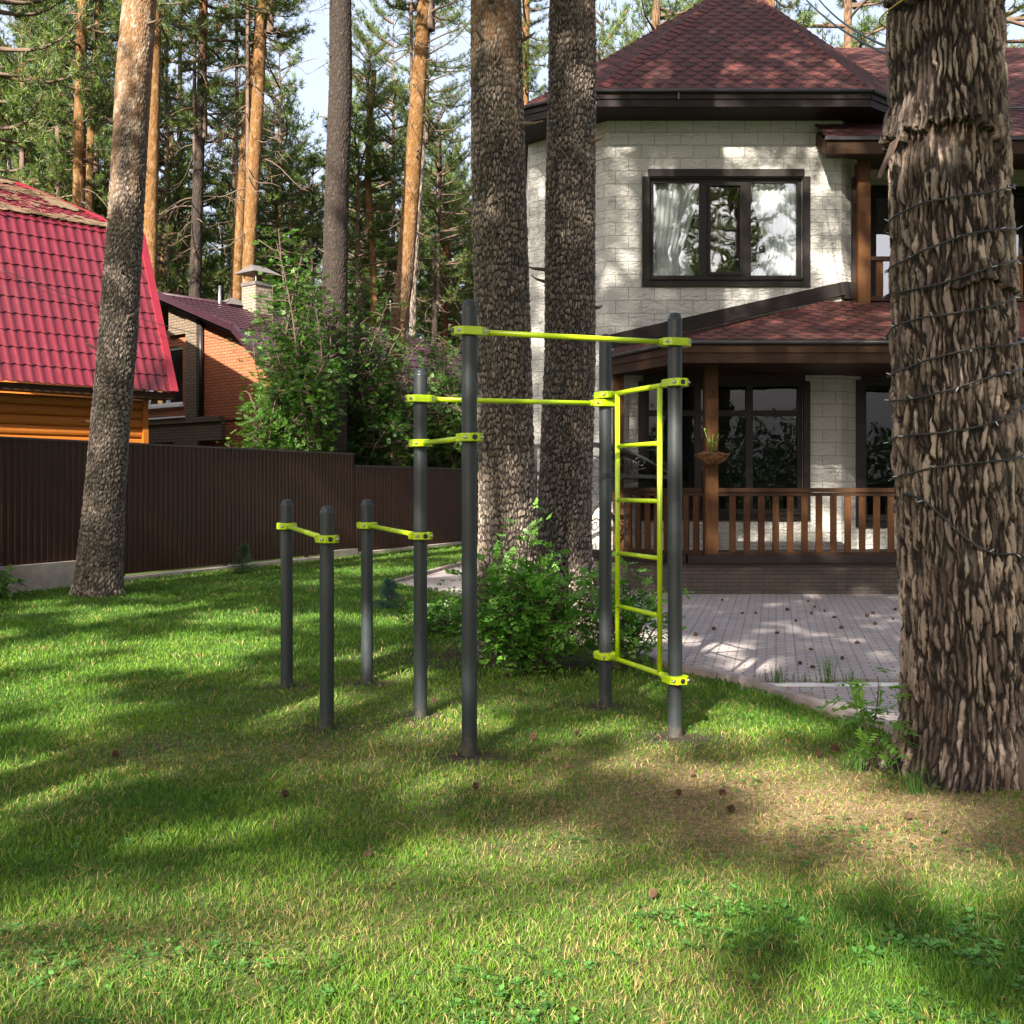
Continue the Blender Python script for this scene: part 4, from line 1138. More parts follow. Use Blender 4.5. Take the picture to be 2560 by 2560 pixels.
def unit(v): return v / np.maximum(np.linalg.norm(v, axis=-1, keepdims=True), 1e-9)


def tuft_arrays(P0, D0, n, L, W, rg, cols, spread=.75):
    N = len(P0)
    rd = unit(rg.normal(size=(N, n, 3)))
    d = unit(D0[:, None, :] * (1 - spread * .55) + rd * spread)
    s = unit(np.cross(d, rg.normal(size=(N, n, 3))))
    l = L * rg.uniform(.7, 1.15, (N, n, 1)); b = P0[:, None, :] + rd * .02
    V = np.stack([b - s * W * .5, b + s * W * .5, b + d * l], 2).reshape(-1, 3)
    C = np.repeat(cols, n * 3, 0) * rg.uniform(.85, 1.15, (N * n, 1)).repeat(3, 0)
    return V, np.arange(N * n * 3).reshape(-1, 3), C


def thin_tubes(paths, sides=4):
    """paths: list of (pts Nx3, radii N)"""
    Vs = []; Fs = []; b = 0
    ang = np.arange(sides) / sides * 2 * np.pi
    for p, r in paths:
        p = np.asarray(p, float); r = np.asarray(r, float); n = len(p)
        t = unit(np.gradient(p, axis=0)); ref = np.where(np.abs(t[:, 2:3]) < .9, [[0, 0, 1.0]], [[1.0, 0, 0]])
        u = unit(np.cross(t, ref)); w = np.cross(u, t)
        V = p[:, None] + (u[:, None] * np.cos(ang)[None, :, None] + w[:, None] * np.sin(ang)[None, :, None]) * r[:, None, None]
        i = np.arange(n * sides).reshape(n, sides) + b; j = np.roll(i, -1, 1)
        Fs.append(np.stack([i[:-1], j[:-1], j[1:], i[1:]], -1).reshape(-1, 4)); Vs.append(V.reshape(-1, 3)); b += n * sides
    return np.concatenate(Vs), np.concatenate(Fs)


def needle_cols(rg, N):
    t = rg.random((N, 1)); a = np.array([[.020, .050, .014]]); b = np.array([[.115, .168, .026]])
    c = a * (1 - t) + b * t
    dead = rg.random(N) < .035; c[dead] = [.15, .075, .03]
    return c


def pine_crown(seed, H=10.0, Rm=3.2, whorl=.46, nl=(3, 6), ntuft=13, L=.18, W=.019, sub=9):
    rg = np.random.default_rng(seed); TP = []; TD = []; paths = []
    z = 0.2; lean = rg.uniform(0, 6.28)
    while z < H:
        f = z / H; prof = (.50 + .9 * f if f < .45 else .905) * math.sqrt(max(.02, 1 - max(0, f - .25) ** 1.5 * 1.35))
        for _ in range(rg.integers(*nl)):
            if rg.random() < .12: continue
            a = rg.uniform(0, 6.283); Lm = Rm * prof * rg.uniform(.55, 1.12) * (1 + .22 * math.cos(a - lean))
            pit = rg.uniform(-.12, .22) + .55 * f ** 1.5; s = np.linspace(0, 1, 8)
            az = a + .5 * rg.uniform(-1, 1) * s ** 1.3
            rr = Lm * s; zz = z + rg.uniform(-.15, .15) + Lm * (math.tan(pit) * s - .20 * s * (1 - f) * np.sin(s * 3.1) + .22 * s ** 3)
            lp = np.stack([rr * np.cos(az), rr * np.sin(az), zz], -1)
            r0 = .028 + .011 * Lm; paths.append((lp, r0 * (1 - .82 * s)))
            for q in range(sub):
                t = .30 + .70 * (q + rg.random() * .8) / sub; k = min(6, int(t * 7)); fr = t * 7 - k
                b = lp[k] * (1 - fr) + lp[k + 1] * fr; d = unit(lp[k + 1] - lp[k]); sd = unit(np.cross(d, [0, 0, 1.0])) * (1 if q % 2 else -1)
                ln = (.28 + .36 * Lm * (1.12 - t) * .62) * rg.uniform(.6, 1.2)
                dd = unit(d * rg.uniform(.5, 1.0) + sd * rg.uniform(.4, 1.0) + np.array([0, 0, rg.uniform(-.05, .4)]))
                m = max(3, int(ln / .085)); ss = np.linspace(.25, 1, m)
                pp = b + dd * ss[:, None] * ln + np.array([0, 0, 1.0]) * (.12 * ln * ss[:, None] ** 2) + rg.normal(size=(m, 3)) * .045
                TP.append(pp); TD.append(unit(np.repeat(dd[None], m, 0) + np.array([0, 0, .45]) + rg.normal(size=(m, 3)) * .35))
                if ln > .35: paths.append((np.array([b, b + dd * ln * .5, b + dd * ln + np.array([0, 0, .1 * ln])]), np.array([.010, .007, .003])))
        z += whorl * rg.uniform(.75, 1.3)
    TP = np.concatenate(TP); TD = np.concatenate(TD)
    V, F3, C = tuft_arrays(TP, TD, ntuft, L, W, rg, needle_cols(rg, len(TP)))
    paths.append((np.array([[0, 0, -.1], [.03, 0, H * .5], [0, .03, H * .98]]), np.array([.16, .11, .02])))
    return (V, F3, C), thin_tubes(paths)


def dead_limb_paths(seed, H=7.0, n=26, L=2.6):
    rg = np.random.default_rng(seed); paths = [(np.array([[0, 0, -2.5], [0, 0, H + 2.0]]), np.array([.06, .06]))]
    for k in range(n):
        z = H * (rg.random() ** .7); a = rg.uniform(0, 6.283); l = L * rg.uniform(.35, 1.0) * (.5 + .5 * z / H); s = np.linspace(0, 1, 9)
        az = a + .8 * rg.uniform(-1, 1) * s; up = rg.uniform(-.35, .35)
        p = np.stack([l * s * np.cos(az), l * s * np.sin(az), z + l * (up * s - .28 * s ** 2 + .15 * np.sin(s * 5 + rg.random() * 3) * s)], -1)
        paths.append((p, .022 * (1 - .85 * s) * (l / L + .4)))
        for q in range(rg.integers(3, 8)):
            t = rg.uniform(.3, .98); i = min(7, int(t * 8)); b = p[i] + (p[i + 1] - p[i]) * (t * 8 - i); d = unit(p[i + 1] - p[i] + rg.normal(size=3) * .35)
            ll = l * rg.uniform(.12, .34); paths.append((np.array([b, b + d * ll * .5 + [0, 0, -.03], b + d * ll + [0, 0, -.12 * ll]]), np.array([.008, .006, .0025])))
    return paths


class Pines:
    def __init__(s):
        s.crowns = []; s.limbs = []
        for k, (H, Rm) in enumerate(((10, 3.2), (10, 3.6), (10, 2.9), (10, 3.9))):
            (V, F3, C), (bv, bf) = pine_crown(100 + k, H, Rm)
            s.crowns.append((fast_mesh('crown', V, F3, None, MT['needle'], False, {'col': C}), fast_mesh('branches', bv, None, bf, MT['limb'], True)))
        for k in range(3):
            v, f = thin_tubes(dead_limb_paths(300 + k)); s.limbs.append(fast_mesh('dead_limbs', v, None, f, MT['limb'], True))
    def add(s, root, x, y, z, h, spread, k, rz):
        for me, nm in zip(s.crowns[k % len(s.crowns)], ('crown', 'branches')):
            o = bpy.data.objects.new(nm, me); COL.objects.link(o); o.parent = root
            o.location = (x - root.location.x, y - root.location.y, z); o.rotation_euler = (0, 0, rz); o.scale = (spread, spread, h / 10.0)
    def add_dead(s, root, x, y, z, h, spread, k, rz):
        o = bpy.data.objects.new('dead_limbs', s.limbs[k % 3]); COL.objects.link(o); o.parent = root
        o.location = (x - root.location.x, y - root.location.y, z); o.rotation_euler = (0, 0, rz); o.scale = (spread, spread, h / 7.0)


def pine(pines, Y, pix, mat, label, H=21, cb=12, spread=1.0, k=0, rz=0.0, nu=40, nvis=150, cu=.045, cv=.13, depth=.01, zo=(99, 100), dead=None, flare=.3, opatch=0.0, group=None, peels=(), zdense=None, base_y=None):
    """pix: (px, py, width_px) down the trunk in photo pixels at real distance Y"""
    pts = []
    for px, py, w in pix:
        x, y, z = P(px, py, Y); pts.append([x, Y, z, w / 2 * Y / F])
    pts.sort(key=lambda p: p[2])
    lo, hi = pts[0], pts[-1]
    if lo[2] > .05:
        q = pts[min(len(pts) - 1, 1)]; g = (lo[0] - q[0]) / min(-.2, lo[2] - q[2]); pts.insert(0, [lo[0] + (0 - lo[2]) * g * .7, Y, -.15, lo[3] * 1.08])
    else: pts.insert(0, [lo[0], Y, -.25, lo[3]])
    q = pts[-2]; g = (hi[0] - q[0]) / max(.5, hi[2] - q[2]); ztop = H - 1.0
    if hi[2] < ztop: pts.append([hi[0] + (ztop - hi[2]) * g * .5, Y, ztop, hi[3] * .30])
    zv = zdense or min(ztop, CAMZ + 1260 * Y / F)
    zs = np.concatenate([np.linspace(-.1, zv, nvis), np.linspace(zv, ztop, 16)[1:]])
    bx = float(np.interp(0, [p[2] for p in pts], [p[0] for p in pts]))
    root = empty('pine_tree', (bx, Y, 0), label, 'pine tree', group)
    me = trunk_mesh('trunk', pts, nu, zs, mat, cu, cv, depth, int(abs(pix[0][0])) + 3, zo, flare, peels, opatch)
    link('trunk', me, root)
    A = np.array(pts)
    if nvis > 200 and depth < .015:
        rs = random.Random(int(Y * 100))
        for _ in range(7):
            z = rs.uniform(2.2 if Y > 14 else 2.8, zv); a = rs.uniform(math.pi, 2 * math.pi); q = [float(np.interp(z, A[:, 2], A[:, i])) for i in (0, 1, 3)]
            l = rs.uniform(.05, .22); c0 = Vector((q[0] + math.cos(a) * q[2] * .85, q[1] + math.sin(a) * q[2] * .85, z)); m = MB()
            dv = Vector((math.cos(a), math.sin(a), rs.uniform(-.1, .5))); rr = rs.uniform(.012, .022)
            m.tube([c0, c0 + dv * (q[2] * .17), c0 + dv * (q[2] * .17 + l * .6), c0 + dv * (q[2] * .17 + l) + Vector((0, 0, .02))], [rr * 2.0, rr * 1.25, rr * .8, rr * .3], 7); m.build('branch_stub', MT['limb'], root)
    xc = float(np.interp(cb + (H - cb) * .4, A[:, 2], A[:, 0]))
    pines.add(root, xc, Y, cb, H - cb, spread, k, rz)
    if dead: pines.add_dead(root, float(np.interp(dead[0], A[:, 2], A[:, 0])), Y, dead[0], dead[1] - dead[0], dead[2], k, rz + 1)
    return root


TY = 5.95      # the big close pine's axis


def build_pines():
    pn = Pines(); B, O, D, BG = MT['bark_grey'], MT['bark_orange'], MT['bark_dark'], MT['bark_big']
    g = 'pines standing around the houses'
    pine(pn, 14.95, [(349, 0, 81), (334, 200, 85), (319, 466, 84), (296, 838, 93), (276, 1060, 94), (258, 1283, 99), (247, 1430, 112), (244, 1497, 122)], B,
         'leaning pine with pale orange-grey upper bark in front of the crimson roof and the fence', 23, 14, 1.0, 0, .3, 130, 520, .026, .075, .010, (4.6, 7.4), None, .18, .15)
    pine(pn, 33, [(386, 0, 33), (384, 200, 34), (376, 500, 36), (374, 640, 37), (372, 900, 38)], O, 'straight bright orange pine right behind the leaning pine trunk', 24, 15, .9, 1, 1.3, zo=(-3, -2))
    pine(pn, 38, [(207, 0, 24), (200, 250, 28), (197, 512, 30), (196, 700, 31)], O, 'thicker orange trunk of the close pair rising behind the crimson ridge', 24, 12, .9, 2, .5, zo=(-2, 4), dead=(6, 13, .8))
    pine(pn, 40, [(250, 0, 20), (234, 250, 22), (222, 500, 24), (220, 700, 24)], O, 'thinner orange trunk of the close pair rising behind the crimson ridge', 23, 13, .8, 3, 2.5, zo=(-2, 4))
    pine(pn, 36, [(509, 0, 21), (502, 300, 23), (494, 500, 26), (487, 740, 30), (486, 900, 31)], D, 'dark narrow pine above the brick house ridge with many bare twigs', 23, 13, .9, 0, 2.2, dead=(6, 14, 1.0), zo=(14, 19))
    pine(pn, 35, [(668, -60, 28), (653, 50, 29), (645, 250, 31), (631, 470, 34), (622, 652, 33), (618, 900, 34)], O, 'orange pine with hooked bare limbs behind the brick chimney, right of its twin', 24, 16, .9, 1, 4.0, zo=(0, 6), dead=(7, 17, 1.15))
    pine(pn, 36.5, [(655, -40, 18), (636, 150, 20), (620, 233, 20), (603, 500, 22), (592, 700, 26), (590, 900, 26)], O, 'thinner twin of the orange pine behind the brick chimney, on its left', 23, 16, .8, 2, 1.0, zo=(-2, 3), dead=(8, 16, .9))
    pine(pn, 25, [(851, 0, 54), (852, 200, 57), (843, 450, 60), (838, 650, 62), (835, 840, 65), (831, 1130, 72)], D, 'stout dark pine standing straight just behind the fence step', 24, 14.5, 1.0, 3, .9, 90, 380, .034, .10, .010, (11.8, 15.5), (11, 14.5, .7), .2, .0)
    pine(pn, 27.5, [(1064, -50, 32), (1053, 121, 35), (1035, 373, 41), (1012, 699, 42), (985, 900, 44), (968, 1153, 50)], O, 'slanting orange pine with dark lower bark beside the plum roof', 23, 13.0, .95, 0, 5.0, 72, 260, .05, .14, .008, (6.2, 8.2), (9, 13.5, .7))
    pine(pn, 40, [(1070, 100, 12), (1055, 400, 14), (1034, 700, 16), (1030, 900, 16)], B, 'thin grey pine hugging the slanting orange pine from behind', 20, 14, .7, 1, .2, dead=(6, 12, .6))
    pine(pn, 45, [(938, 150, 13), (925, 300, 15), (919, 450, 17), (931, 605, 17), (934, 700, 18), (935, 950, 18)], O, 'slender crooked orange pine between the dark stout pine and the slanting one', 19.5, 11.5, .8, 2, 3.0, zo=(-2, 2))
    pine(pn, 45, [(1100, 420, 10), (1095, 550, 11), (1088, 750, 14), (1085, 950, 15)], D, 'thin dark pine left of the first thick grey trunk', 17, 9, .75, 3, 4.4, dead=(4, 10, .7))
    pine(pn, 50, [(1119, 560, 12), (1115, 700, 15), (1112, 900, 16)], D, 'short brownish pine trunk low against the sky left of the first thick trunk', 15, 8.5, .75, 0, 2.0, zo=(4, 8))
    pine(pn, 9.96, [(1240, 0, 125), (1243, 200, 129), (1246, 419, 133), (1252, 650, 136), (1260, 885, 135), (1267, 1200, 140), (1269, 1450, 148), (1268, 1640, 160)], B,
         'thick grey pine directly behind the tallest post, left of the pair before the house', 24, 14, 1.0, 1, .7, 190, 760, .023, .066, .011, (4.3, 6.8), None, .25, .0)
    pine(pn, 11.0, [(1431, 0, 112), (1430, 200, 118), (1426, 470, 123), (1425, 885, 125), (1412, 1255, 132), (1408, 1450, 138), (1406, 1600, 150)], B,
         'thick speckled pine against the white wall, right of the pair before the house', 24, 14, 1.0, 2, 2.7, 180, 760, .023, .07, .012, (5.4, 7.6), None, .25, .0)
    pine(pn, 45, [(1316, 0, 18), (1313, 240, 18), (1310, 600, 20)], O, 'thin orange pine seen in the gap between the two thick trunks', 25, 17, .8, 3, 1.4, zo=(-2, 2))
    pine(pn, 32, [(1925, -90, 24), (1921, 0, 26), (1918, 200, 28)], O, 'orange pine rising straight behind the tower roof tip', 25, 14, 1.0, 0, 3.6, zo=(-2, 2))
    pine(pn, 45, [(428, 380, 12), (416, 520, 15), (407, 700, 17), (405, 900, 18)], O, 'crooked thin pine with bare forks between the orange and the dark narrow pine', 18, 11, .8, 1, 5.5, zo=(2, 6), dead=(5, 11, .9))
    pine(pn, 50, [(12, 200, 9), (8, 350, 10), (6, 520, 11)], O, 'slim pine at the left picture edge above the crimson ridge', 20, 9.5, .9, 2, .1, zo=(0, 5), group='slim pines far behind the houses')
    pine(pn, 50, [(83, 250, 9), (81, 380, 10), (80, 520, 11)], O, 'slim bright pine above the crimson ridge, second from the left picture edge', 20, 10.5, .9, 3, 1.1, zo=(0, 5), group='slim pines far behind the houses')
    pine(pn, 52, [(134, 300, 8), (133, 400, 9), (132, 520, 10)], O, 'slim pine above the crimson ridge just left of the close pair', 19, 9.5, .9, 0, 2.1, zo=(0, 5), group='slim pines far behind the houses')
    pine(pn, 50, [(693, 540, 8), (691, 650, 9), (690, 900, 10)], O, 'slim pine behind the leafy rowan just right of the brick chimney', 16, 9.0, .8, 1, 3.1, zo=(0, 5), group='slim pines far behind the houses')
    pine(pn, 50, [(729, 520, 7), (727, 640, 8), (726, 900, 9)], O, 'slimmest pine midway between the brick chimney and the stout dark pine', 16.5, 9.5, .75, 2, 4.1, zo=(0, 5), group='slim pines far behind the houses')
    pine(pn, 31, [(-60, 0, 30), (-55, 500, 34)], D, 'pine left of the frame whose dark boughs hang over the crimson ridge', 24, 8.0, 1.25, 3, .9)
    pine(pn, 30, [(2600, 100, 30), (2600, 700, 32)], O, 'pine whose green boughs show right of the big plated trunk above the roof', 22, 9.5, 1.15, 0, 2.9)
    pine(pn, 33, [(2120, 60, 20), (2125, 400, 22)], O, 'sunlit pine behind the main roof ridge left of the big plated trunk', 21, 9.0, 1.1, 1, 1.9)
    pine(pn, 36, [(1640, 60, 20), (1640, 400, 22)], O, 'pine behind the tower roof showing thin boughs over its left slope', 24, 10.5, .95, 2, 5.0)
    # the big trunk close by
    pk = ((4.12, .035, .10, .10, .22), (3.37, .042, .15, .11, .20), (2.57, .026, .07, .06, .07), (1.99, .018, .05, .05, .10))
    r = pine(pn, TY, [(2364, 0, 262), (2367, 250, 268), (2371, 500, 274), (2388, 1000, 292), (2399, 1250, 296), (2408, 1400, 298), (2420, 1600, 303), (2424, 1800, 318), (2424, 1900, 338), (2424, 1990, 385)], BG,
             'big close pine with coarse flaking bark plates wound with a dark light string, far right', 22, 13, 1.0, 3, .4, 520, 1100, .030, .24, .021, (30, 40), None, .30, .0, None, pk, 4.5)
    # loose strip of bark curling off on the left
    m = MB(); pts = [(*P(2236, 350, 5.78), .050), (*P(2226, 378, 5.75), .045), (*P(2213, 405, 5.72), .030), (*P(2203, 425, 5.70), .016), (*P(2196, 445, 5.69), .004)]
    for a, b in zip(pts[:-1], pts[1:]):
        for s0, s1 in ((-1, 0), (0, 1)):
            m.face([(a[0], a[1] + s0 * a[3], a[2]), (a[0] - (.006 if s1 else 0), a[1] + s1 * a[3], a[2]), (b[0] - (.006 if s1 else 0), b[1] + s1 * b[3], b[2]), (b[0], b[1] + s0 * b[3], b[2])])
        for s0 in (-1, 1):
            m.face([(a[0], a[1] + s0 * a[3], a[2]), (a[0] + .012, a[1] + s0 * a[3], a[2]), (b[0] + .012, b[1] + s0 * b[3], b[2]), (b[0], b[1] + s0 * b[3], b[2])])
    m.build('loose_bark', MT['limb'], r)
    # string of lights
    def tc(z):   # trunk centre and radius by height
        py = HZ - (z - CAMZ) * F / TY
        px = np.interp(py, [0, 500, 1000, 1400, 1900], [2364, 2371, 2388, 2408, 2430]); w = np.interp(py, [0, 500, 1000, 1400, 1900], [264, 275, 292, 298, 326])
        return (px - CX) * TY / F, w / 2 * TY / F
    sl = empty('light_string', (tc(2)[0], TY, 1.3), 'dark cord of small clear bulbs wound round the big close pine', 'string lights')
    m = MB(); pts = []; rg = random.Random(8); n = 560; z0, z1, turns = 3.16, 1.62, 8.0; bulbs = []
    for k in range(n):
        s = k / (n - 1); a = -s * turns * 6.283 + 2.2; zz = z0 + (z1 - z0) * s
        zz += .050 * math.sin(a + 1.2) + .018 * math.sin(a * 2.3 + 1) + .02 * math.sin(s * 19)
        cx, rr = tc(zz); rr += .026 + .006 * math.sin(k * .9)
        p = (cx + rr * math.cos(a), TY + rr * math.sin(a), zz); pts.append(p)
        if k % 8 == 3: bulbs.append((p, a))
    # slack end hanging down across the front
    c0 = pts[-1]
    for k in range(1, 26):
        s = k / 25; a = math.pi * (1.05 + .62 * s); zz = 1.50 - .34 * s + .05 * math.sin(s * 7); cx, rr = tc(zz); pts.append((cx + (rr + .02) * math.cos(a), TY + (rr + .02) * math.sin(a), zz))
        if k % 6 == 0: bulbs.append((pts[-1], a))
    m.tube(pts, .0056, 6); m.build('cord', MT['cable'], sl)
    bm = MB(); bm.tube([(0, 0, 0), (.014, 0, 0), (.026, 0, 0), (.032, 0, 0)], [.0034, .0034, .0028, .0008], 6)
    b0 = bm.build('bulb', MT['bulb'], sl, False); first = True
    for p, a in bulbs[:95]:
        o = b0 if first else b0.copy()
        if not first: COL.objects.link(o); o.parent = sl
        first = False
        o.location = Vector(p) - Vector(sl.location); o.rotation_euler = (0, rg.uniform(-.7, .9), a + rg.uniform(-.9, .9))
    m = MB(); pts = []
    for k in range(61):
        a = k / 60 * 6.283; cx, rr = tc(4.10); zz = 4.105 + .018 * math.sin(a * 3 + 1) - .03 * max(0, math.sin(a * .5 + 2.2)) ** 4; pts.append((cx + (rr + .055) * math.cos(a), TY + (rr + .055) * math.sin(a), zz))
    m.tube(pts, .004, 6); tag(m.build('yellow_cord', MT['yellow']), 'thin yellow cord tied round the big close pine near the top of the picture', 'cord')
    return pn


def build_woods(pn):
    """the far wood as one mass, and an unseen wood added behind the viewpoint (it shades lawn and house, shows in the windows)"""
    rg = np.random.default_rng(5)
    small = [pine_crown(500 + k, 10, 3.3, .62, (3, 5), 10, .23, .031, 7) for k in range(3)]
    Vs = []; Fs = []; Cs = []; Bv = []; Bf = []; nb = 0; nf = 0
    spots = []
    for k in range(225):
        Y = rg.uniform(42, 100); X = rg.uniform(-.60, .60) * Y
        if Y < 56 and k % 5 == 0: X = rg.uniform(-.58, .05) * Y
        spots.append((X, Y))
    for X, Y in spots:
        (V, F3, C), (bv, bf) = small[rg.integers(3)]; a = rg.uniform(0, 6.28); s = rg.uniform(.8, 1.15); H = rg.uniform(14, 25); cb = H * rg.uniform(.24, .55)
        ca, sa = math.cos(a), math.sin(a); M = np.array([[ca * s, -sa * s, 0], [sa * s, ca * s, 0], [0, 0, (H - cb) / 10]])
        Vs.append(V @ M.T + [X, Y, cb]); Fs.append(F3 + nf); Cs.append(C); nf += len(V)
        Bv.append(bv @ M.T + [X, Y, cb]); Bf.append(bf + nb); nb += len(bv)
        tv, tf = thin_tubes([(np.array([[X, Y, -.2], [X + rg.normal() * .3, Y, cb * .5], [X, Y, cb + .3]]), np.array([.2, .17, .14]) * rg.uniform(.8, 1.2))], 7)
        Bv.append(tv); Bf.append(tf + nb); nb += len(tv)
    # low growth between the far trunks
    n = 14000; Y = rg.uniform(48, 100, n); X = rg.uniform(-.6, .6, n) * Y; hh = 3.6 * fbm(X * .25, Y * .25, 71, 3) * 1.2
    Pp = np.stack([X, Y, rg.random(n) * hh], -1); V, F3, C = tuft_arrays(Pp, unit(rg.normal(size=(n, 3)) + [0, 0, .6]), 7, .32, .13, rg, np.array([[.05, .095, .022]]) * rg.uniform(.6, 1.4, (n, 1)), 1.0)
    Vs.append(V); Fs.append(F3 + nf); Cs.append(C); nf += len(V)
    root = empty('pine_wood', (0, 75, 0)); tag(root, 'far pine wood filling the gaps between the nearer trunks', 'wood', None, 'stuff')
    tag(link('foliage', fast_mesh('foliage', np.concatenate(Vs), np.concatenate(Fs), None, MT['needle'], False, {'col': np.concatenate(Cs)}), root), kind='stuff')
    tag(link('trunks', fast_mesh('trunks', np.concatenate(Bv), None, np.concatenate(Bf), MT['limb'], True), root), kind='stuff')

    # ---- behind the viewpoint: unseen needle sprays added in the sun's path to shape the shade
    el = R(SUN_EL); sd = np.array([SUN_DIR[0] * math.cos(el), SUN_DIR[1] * math.cos(el), math.sin(el)])
    rr = np.random.default_rng(77)
    lit = [(500, 2380, 820, 230), (1250, 2340, 700, 230), (2150, 2230, 520, 120), (2050, 2000, 520, 70), (420, 2105, 420, 32), (1120, 2010, 160, 12), (880, 1788, 300, 34), (350, 1640, 380, 34),
           (180, 1765, 280, 26), (1860, 1812, 260, 30), (760, 1560, 280, 16), (1890, 1645, 150, 20), (2130, 1560, 190, 14), (300, 1545, 340, 14), (80, 1930, 220, 30), (2420, 2420, 220, 80), (1010, 1690, 140, 18), (1450, 1590, 180, 26), (1150, 1560, 160, 14)]
    P0 = []
    def sow(step, x0, x1, y0, y1, fn):
        for y in np.arange(y0, y1, step):
            for x in np.arange(x0, x1, step):
                X = x + rr.uniform(-.5, .5) * step; Y = y + rr.uniform(-.5, .5) * step
                if rr.random() < fn(X, Y): P0.append((X, Y, step))
    def lawn_p(X, Y):
        px = CX + F * X / max(Y, 1.0); py = HZ + CAMZ * F / max(Y, .8)
        if px < -400 or px > 2960: return 0
        v = max(math.exp(-(((px - a) / c) ** 2 + ((py - b) / (d * 1.45)) ** 2) * .8) for a, b, c, d in lit)
        n = (float(fbm(np.array([X * 2.4]), np.array([Y * 1.5]), 44, 3)[0]) - .5) * 1.5
        if 2.15 < X < 3.4 and 5.2 < Y < 7.0: return .92
        if X > 2.3 and Y > 9.5: return .85
        v = v + n * .9
        if py > 2180:
            return (.10 if px > 2000 else .03) if v > .22 else .30
        return .03 if v > .45 else (.35 if v > .30 else .80)
    def house_p(X, Y):
        nn = float(fbm(np.array([X * .45]), np.array([Y * .45]), 15, 3)[0])
        if X > 1.5: return .10 if (math.hypot((X - 5.3) / .5, (Y - 18.4) / .35) < 1 or math.hypot((X - 7.9) / .55, (Y - 24.4) / .7) < 1 or nn > .80) else 1.0
        if Y < 22: return .94 if nn > .36 else .3
        return 0.0
    sow(.31, -8, 9, 1.4, 16.2, lawn_p); sow(.52, -6, 17, 16.2, 33, house_p)
    P0 = np.array(P0); N = len(P0); st = P0[:, 2].copy(); P0 = P0[:, :2]
    t = rr.uniform(15, 25, N); t = np.where(P0[:, 1] > 16, rr.uniform(26, 38, N), t)
    pos = np.concatenate([P0, np.zeros((N, 1))], 1) + sd * t[:, None]
    m = 20
    loc = rr.normal(size=(N, m, 3)) * np.array([.40, .40, .20]) * st[:, None, None]; pp = (pos[:, None] + loc).reshape(-1, 3)
    V, F3, C = tuft_arrays(pp, unit(rr.normal(size=(len(pp), 3)) + [0, 0, .5]), 7, .20, .05, rr, needle_cols(rr, len(pp)))
    paths = []
    tk = [(-13, -9), (-17.5, -15), (-9.5, -13), (-20, -5), (-12, -20), (-16, 0), (-6, -19), (-23, -12), (3, -22), (8, -17), (12, -26), (-2, -28), (-5, 0), (5, -2), (9, 2), (12, 8), (8, -8), (15, -2), (14, 14), (19, 6), (-10, 6), (1, -6), (22, 14)]
    for i, (x, y) in enumerate(tk): paths.append((np.array([[x, y, -.2], [x + .2, y, 8], [x, y, 19]]), np.array([.26, .22, .1])))
    T = np.array(tk[:9])
    for k in rr.choice(N, min(N, 500), False):          # boughs from the nearest trunk
        q = pos[k]; j = np.argmin(np.hypot(T[:, 0] - q[0], T[:, 1] - q[1])); a = np.array([T[j, 0], T[j, 1], min(18, max(3, q[2] - 1.0))])
        if np.hypot(*(a - q)[:2]) < 5.5: paths.append((np.array([a, (a + q) / 2 + [0, 0, -.15], q]), np.array([.045, .03, .012])))
    bv, bf = thin_tubes(paths, 6)
    V2 = [V]; F2 = [F3]; C2 = [C]; nf = len(V); Bv = [bv]; Bf = [bf]; nb = len(bv)
    for (x, y) in tk[8:] + [(0, -34), (6, -32), (-8, -36), (14, -36), (18, -30), (10, -40), (3, -44)]:    # unseen whole trees: near ones added to dim the skylight, far ones for reflections
        (Va, Fa, Ca), (b2, f2) = small[rr.integers(3)]; H = rr.uniform(17, 24); cb = H * .45; M = np.diag([1.0, 1.0, (H - cb) / 10])
        V2.append(Va @ M + [x, y, cb]); F2.append(Fa + nf); C2.append(Ca); nf += len(Va); Bv.append(b2 @ M + [x, y, cb]); Bf.append(f2 + nb); nb += len(b2)
    n = 22000; Y = -rr.uniform(28, 60, n); X = rr.uniform(-45, 55, n); hh = 9.0 * fbm(X * .2, Y * .2, 73, 3)
    Va, Fa, Ca = tuft_arrays(np.stack([X, Y, rr.random(n) * hh], -1), unit(rr.normal(size=(n, 3)) + [0, 0, .6]), 7, .32, .15, rr, np.array([[.04, .08, .022]]) * rr.uniform(.6, 1.4, (n, 1)), 1.0)
    V2.append(Va); F2.append(Fa + nf); C2.append(Ca); nf += len(Va)
    root = empty('pine_wood', (-13, -12, 0)); tag(root, 'unseen pine wood behind the viewpoint, added to shade lawn and house, mirrored in the windows', 'wood', None, 'stuff')
    tag(link('foliage', fast_mesh('foliage', np.concatenate(V2), np.concatenate(F2), None, MT['needle'], False, {'col': np.concatenate(C2)}), root), kind='stuff')
    tag(link('trunks', fast_mesh('trunks', np.concatenate(Bv), None, np.concatenate(Bf), MT['limb'], True), root), kind='stuff')


